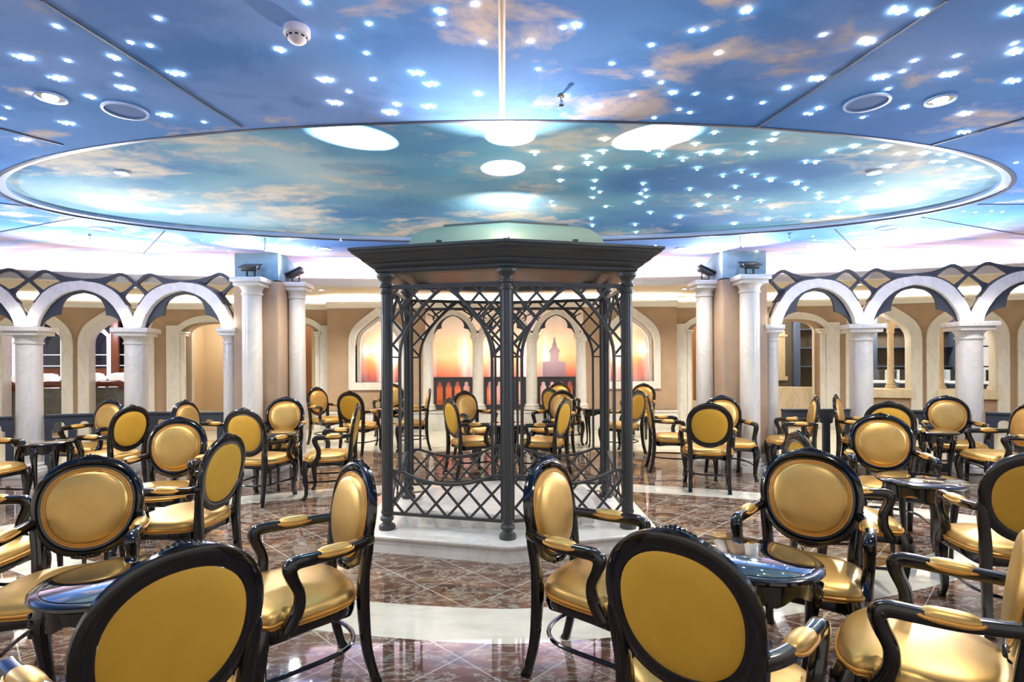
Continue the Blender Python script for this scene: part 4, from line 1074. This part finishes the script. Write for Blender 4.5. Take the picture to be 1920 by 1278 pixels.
    for i in range(-3, 4):
        u = i*.015; bmesh.ops.create_icosphere(bm, subdivisions=1, radius=.010, matrix=Matrix.Translation(bp(u, RV+.012-u*u*1.5, .022)) @ Matrix.Diagonal((.8, .7, 1, 1)))
    P = [(*bp(-.075+.15*k_/14, RV+.036-((k_-7)/7)**2*.026-.002, -.002), .012, .013) for k_ in range(15)]; tube(bm, P, 8, (0, 0, 1))
    obj('crest', bm, M['lacquer'], bf)['label'] = 'carved leaf crest'
    bm = nb()
    P = [(*bp(-.06+.12*k_/10, -RV-.030+((k_-5)/5)**2*.010, .006), .010, .010) for k_ in range(11)]; tube(bm, P, 8, (0, 0, 1))
    for i in range(-2, 3): bmesh.ops.create_icosphere(bm, subdivisions=1, radius=.010, matrix=Matrix.Translation(bp(i*.016, -RV-.026+abs(i)*.003, .018)))
    obj('lower_carving', bm, M['lacquer'], bf)
    # upholstery
    def dome(bm, rings, sgn):
        Rg = []
        for k_, w_ in rings: Rg.append([bm.verts.new(bp(*el(2*PI*i/44, k_), w_)) for i in range(44)])
        for A, B in zip(Rg, Rg[1:]):
            for i in range(44): bm.faces.new((A[i], A[(i+1) % 44], B[(i+1) % 44], B[i]))
        bm.faces.new(Rg[-1]); bm.faces.new(Rg[0][::-1])
    bm = nb(); dome(bm, [(.92, .0), (.91, .014), (.87, .020), (.845, .018), (.83, .020), (.80, .032), (.74, .039), (.5, .044), (.25, .046), (.05, .047)], 1)
    bc = obj('back_cushion', bm, M['gold'], root); bc['label'] = 'gold leather back cushion'
    bm = nb(); tube(bm, [(*bp(*el(2*PI*i/48, .90), .016), .0052) for i in range(48)], 6, closed=True); tube(bm, [(*bp(*el(2*PI*i/48, .845), .020), .0045) for i in range(48)], 6, closed=True)
    obj('piping', bm, M['piping'], bc)
    bm = nb(); dome(bm, [(.885, -.001), (.885, -.012), (.84, -.017), (.6, -.021), (.3, -.023), (.05, -.024)], -1)
    obj('back_panel', bm, M['goldback'], root)['label'] = 'flat amber gold rear panel'
    # arms
    for sx in (-1, 1):
        bm = nb()
        P = spline([(sx*.222, .232, .672, .020, .020), (sx*.246, .17, .668, .020, .020), (sx*.268, .06, .662, .022, .021), (sx*.280, -.05, .662, .023, .021), (sx*.282, -.115, .660, .024, .022), (sx*.282, -.142, .640, .025, .024), (sx*.281, -.132, .595, .022, .022), (sx*.278, -.105, .53, .021, .021), (sx*.270, -.110, .46, .023, .023), (sx*.262, -.150, .385, .024, .028)], 4)
        P = [(a, b, c, d*1.14, e*1.14) for a, b, c, d, e in P]; tube(bm, P, 12, (1, 0, 0), sq=3.6)
        bmesh.ops.create_uvsphere(bm, u_segments=12, v_segments=8, radius=.024, matrix=Matrix.Translation((sx*.286, -.128, .646)) @ Matrix.Diagonal((1.0, 1, 1, 1)))
        arm = obj('arm', bm, M['lacquer'], root)
        bm = nb(); c0 = (sx*.270, .045, .676)
        PP = []
        for k_ in range(15):
            q = -1+2*k_/14; f = max(.12, (1-abs(q)**3.2))**.42
            PP.append((c0[0]-sx*.10*q*.08, c0[1]+q*.080, c0[2]-.004, .033*f, .026*f))
        tube(bm, PP, 16, (0, 0, 1), sq=2.3)
        pad = obj('arm_pad', bm, M['gold'], arm); pad['label'] = 'gold leather arm pad'
        bm = nb(); tube(bm, [(c0[0]+.034*math.copysign(abs(math.cos(a_))**.6, math.cos(a_))-sx*.008*math.sin(a_), c0[1]+.084*math.copysign(abs(math.sin(a_))**.6, math.sin(a_)), c0[2]+.000-.010*abs(math.cos(a_)), .0055) for a_ in [2*PI*i/28 for i in range(28)]], 6, closed=True)
        bmesh.ops.recalc_face_normals(bm, faces=bm.faces[:])
        # piping joins the pad mesh level (no deeper nesting allowed)
        me = bpy.data.meshes.new('pad_piping'); bm.to_mesh(me); bm.free(); link('pad_piping', me, M['piping'], arm)
    # hoop stretcher
    bm = nb()
    P = spline([(-.228, -.235, .185, .012, .010), (-.222, -.10, .187, .011, .010), (-.215, .03, .19, .011, .010), (-.19, .12, .19, .011, .010), (-.12, .19, .19, .011, .010), (0, .215, .19, .011, .010), (.12, .19, .19, .011, .010), (.19, .12, .19, .011, .010), (.215, .03, .19, .011, .010), (.222, -.10, .187, .011, .010), (.228, -.235, .185, .012, .010)], 4)
    tube(bm, P, 8)
    obj('stretcher', bm, M['lacquer'], root)
    return root

R_ = math.radians
# name: (crest px x, crest px y, facing degrees, label[, explicit crest x,y])
chairs = [
 (155, 857, 20, 'front view armchair behind the near left table', (-2.14, 2.84)),
 (0, 0, -127, 'very large armchair seen from behind at the bottom left, tilted crest', (-.865, 1.465)),
 (425, 817, -96, 'armchair seen from behind at an angle, right of the small table behind the near left chair', None),
 (335, 785, 6, 'front view armchair between the near left chair and left pier, oval facing the camera', None),
 (0, 0, 92, 'armchair cut by the left edge beside the near left front view chair', (-3.22, 2.95)),
 (0, 0, 84, 'armchair cut by the left edge beside the far left table', (-5.36, 5.36)),
 (212, 745, -14, 'front view armchair by left balustrade behind the far left table', (-4.98, 6.95)),
 (247, 762, -106, 'armchair seen from behind, right of the far left table by the balustrade', None),
 (345, 752, 82, 'armchair half hidden by the left balustrade, angled to the right near left pier', None),
 (455, 768, 168, 'armchair seen from behind in front of the left pier column', None),
 (540, 738, 8, 'front view armchair beside the left pier, right of its columns', (-2.88, 7.22)),
 (0, 0, -82, 'side view armchair facing left between the left pier and the gazebo', (-1.62, 6.08)),
 (593, 727, 62, 'far armchair angled right near the left brown doorway', None),
 (655, 735, 162, 'far armchair seen from behind left of the gazebo', None),
 (735, 720, 2, 'far front view armchair behind the gazebo front left column', None),
 (806, 730, -80, 'far side view armchair seen through the left gazebo panel near its left arch bar', None),
 (842, 748, 118, 'armchair seen from behind through the left front gazebo panel', None),
 (870, 734, 42, 'pale front view armchair seen through the left gazebo panel', None),
 (1060, 748, -118, 'armchair seen from behind through the right front gazebo panel', None),
 (1055, 733, -35, 'front view armchair partly hidden behind another, seen through the right gazebo panel', None),
 (1030, 728, 125, 'far armchair seen from behind at left of the trio in the right gazebo panel', None),
 (1048, 718, 12, 'farthest armchair at the top of the trio in the right gazebo panel', None),
 (1196, 733, -138, 'far armchair seen from behind, right beside the gazebo front right column', None),
 (1207, 720, -35, 'farthest armchair peeking behind others right of the gazebo', None),
 (1213, 742, 82, 'side view armchair facing right just right of the gazebo', None),
 (1330, 757, 164, 'armchair seen from behind left of the right pier', None),
 (1355, 733, -4, 'front view armchair against the right pier columns', (2.80, 7.10)),
 (1530, 745, -108, 'side view armchair facing left by the balustrade near right pier', None),
 (1571, 735, 50, 'narrow angled armchair with bright reflection by the right balustrade', (4.30, 7.14)),
 (1668, 752, 142, 'dark armchair seen from behind between right arcade columns', (4.20, 6.0)),
 (1765, 737, -22, 'front view armchair against the right arcade column at right', (5.50, 6.85)),
 (0, 0, -100, 'armchair cut by the right edge in front of the right balustrade', (5.47, 5.72)),
 (0, 0, 84, 'armchair facing right mostly hidden behind the near right front view chair', (1.93, 3.62)),
 (1650, 778, -22, 'front view armchair behind the right round table', None),
 (1520, 843, -36, 'large front view armchair behind the near right table', (1.64, 2.95)),
 (0, 0, 138, 'very large armchair seen from behind at the bottom centre right', (.485, 1.575)),
 (1035, 862, 57, 'three-quarter view armchair in front of the gazebo on the right, facing the near right table', (.20, 2.74)),
 (655, 865, -52, 'three-quarter view armchair in front of the gazebo on the left, facing left', (-.715, 2.68)),
 (0, 0, 160, 'dark armchair seen from behind cut by the right edge, by right round table', (2.74, 2.82)),
 (0, 0, -130, 'very large side view armchair at the bottom right corner', (1.72, 1.76)),
]
proto = build_chair(); first = True
for px, py, deg, lab, xy in chairs:
    if xy is None:
        Y = F*.505/(py-hor(px)); X = (px-CXP)*Y/F
    else: X, Y = xy
    fx, fy = math.sin(R_(deg)), -math.cos(R_(deg))
    o = proto if first else copy_tree(proto)
    first = False
    o.location = (X+fx*.27, Y+fy*.27, 0); o.rotation_euler = (0, 0, R_(deg)); o['label'] = 'black lacquer gold oval-back '+lab
    o['group'] = 'gold and black oval-back armchairs'
for o in bpy.data.objects:
    if o.name.startswith('armchair'):
        o['label'] = ' '.join(o['label'].replace('black lacquer gold oval-back ', 'gold oval-back ').split()[:16])

# ------------------------------------------------------------------ tables
def build_table():
    root = thing('round_table', '', 'table'); H = .635; r = .268
    bm = nb(); lathe(bm, [(0, H-.028), (r-.03, H-.03), (r-.012, H-.026), (r, H-.016), (r-.002, H-.006), (r-.010, H), (r-.036, H), (r-.037, H-.002), (0, H-.002)], seg=56); tp = obj('tabletop', bm, M['lacquer'], root)
    bm = nb(); lathe(bm, [(r-.038, H-.0015), (r-.038, H+.002), (r-.042, H+.003), (0, H+.003)], seg=56); obj('glass_top', bm, M['glass_top'], tp)['label'] = 'black mirror glass inset'
    bm = nb(); n_ = 64; Rg = []
    for rr_, base in ((r-.055, 0), (r-.042, 0), (r-.042, 1), (r-.055, 1)):
        L = []
        for i in range(n_):
            a_ = 2*PI*i/n_; z_ = H-.028 if base else H-.105+.022*math.cos(8*a_)*.6-.010*math.cos(4*(a_-PI/4)); L.append(bm.verts.new((rr_*math.cos(a_), rr_*math.sin(a_), z_)))
        Rg.append(L)
    Rg.append(Rg[0])
    for A, B in zip(Rg, Rg[1:]):
        for i in range(n_): bm.faces.new((A[i], A[(i+1) % n_], B[(i+1) % n_], B[i]))
    obj('apron', bm, M['lacquer'], root)
    for q in range(4):
        a_ = PI/4+q*PI/2; c_, s_ = math.cos(a_), math.sin(a_)
        bm = nb(); P = spline([(c_*.205, s_*.205, H-.03, .030, .030), (c_*.222, s_*.222, H-.10, .034, .034), (c_*.215, s_*.215, H-.20, .025, .025), (c_*.195, s_*.195, .25, .018, .018), (c_*.190, s_*.190, .09, .014, .014), (c_*.205, s_*.205, .03, .017, .017), (c_*.215, s_*.215, 0, .020, .020)], 4)
        tube(bm, P, 10, (-s_, c_, 0))
        for k_ in range(5): bmesh.ops.create_icosphere(bm, subdivisions=1, radius=.012, matrix=Matrix.Translation((c_*.250+(-s_)*.010*(k_ % 2*2-1), s_*.250+c_*.010*(k_ % 2*2-1), H-.07-k_*.018)))
        obj('leg', bm, M['lacquer'], root)
    return root
tabs = [(-1.52, 2.14, 'near left round table in front of the large front view chair'), (1.05, 2.33, 'near right round table behind the big back view chair'),
        (2.88, 3.80, 'round table in the right middle ground with bright white reflection'), (-4.85, 5.80, 'far left round table by the left balustrade'),
        (-2.69, 6.40, 'round table in front of the left pier'), (-2.78, 3.72, 'small glimpse of round table behind near left chair'),
        (4.86, 6.28, 'round table near the right balustrade in front of the column'), (-2.0, 9.45, 'far round table left of the gazebo'),
        (.03, 7.15, 'round table seen behind the gazebo front centre column'), (1.55, 9.3, 'far round table seen through right gazebo panel')]
proto = build_table()
for i, (x, y, lab) in enumerate(tabs):
    o = proto if i == 0 else copy_tree(proto)
    o.location = (x, y, 0); o.rotation_euler = (0, 0, .35*i); o['label'] = 'glossy black '+lab; o['group'] = 'glossy black round tables'
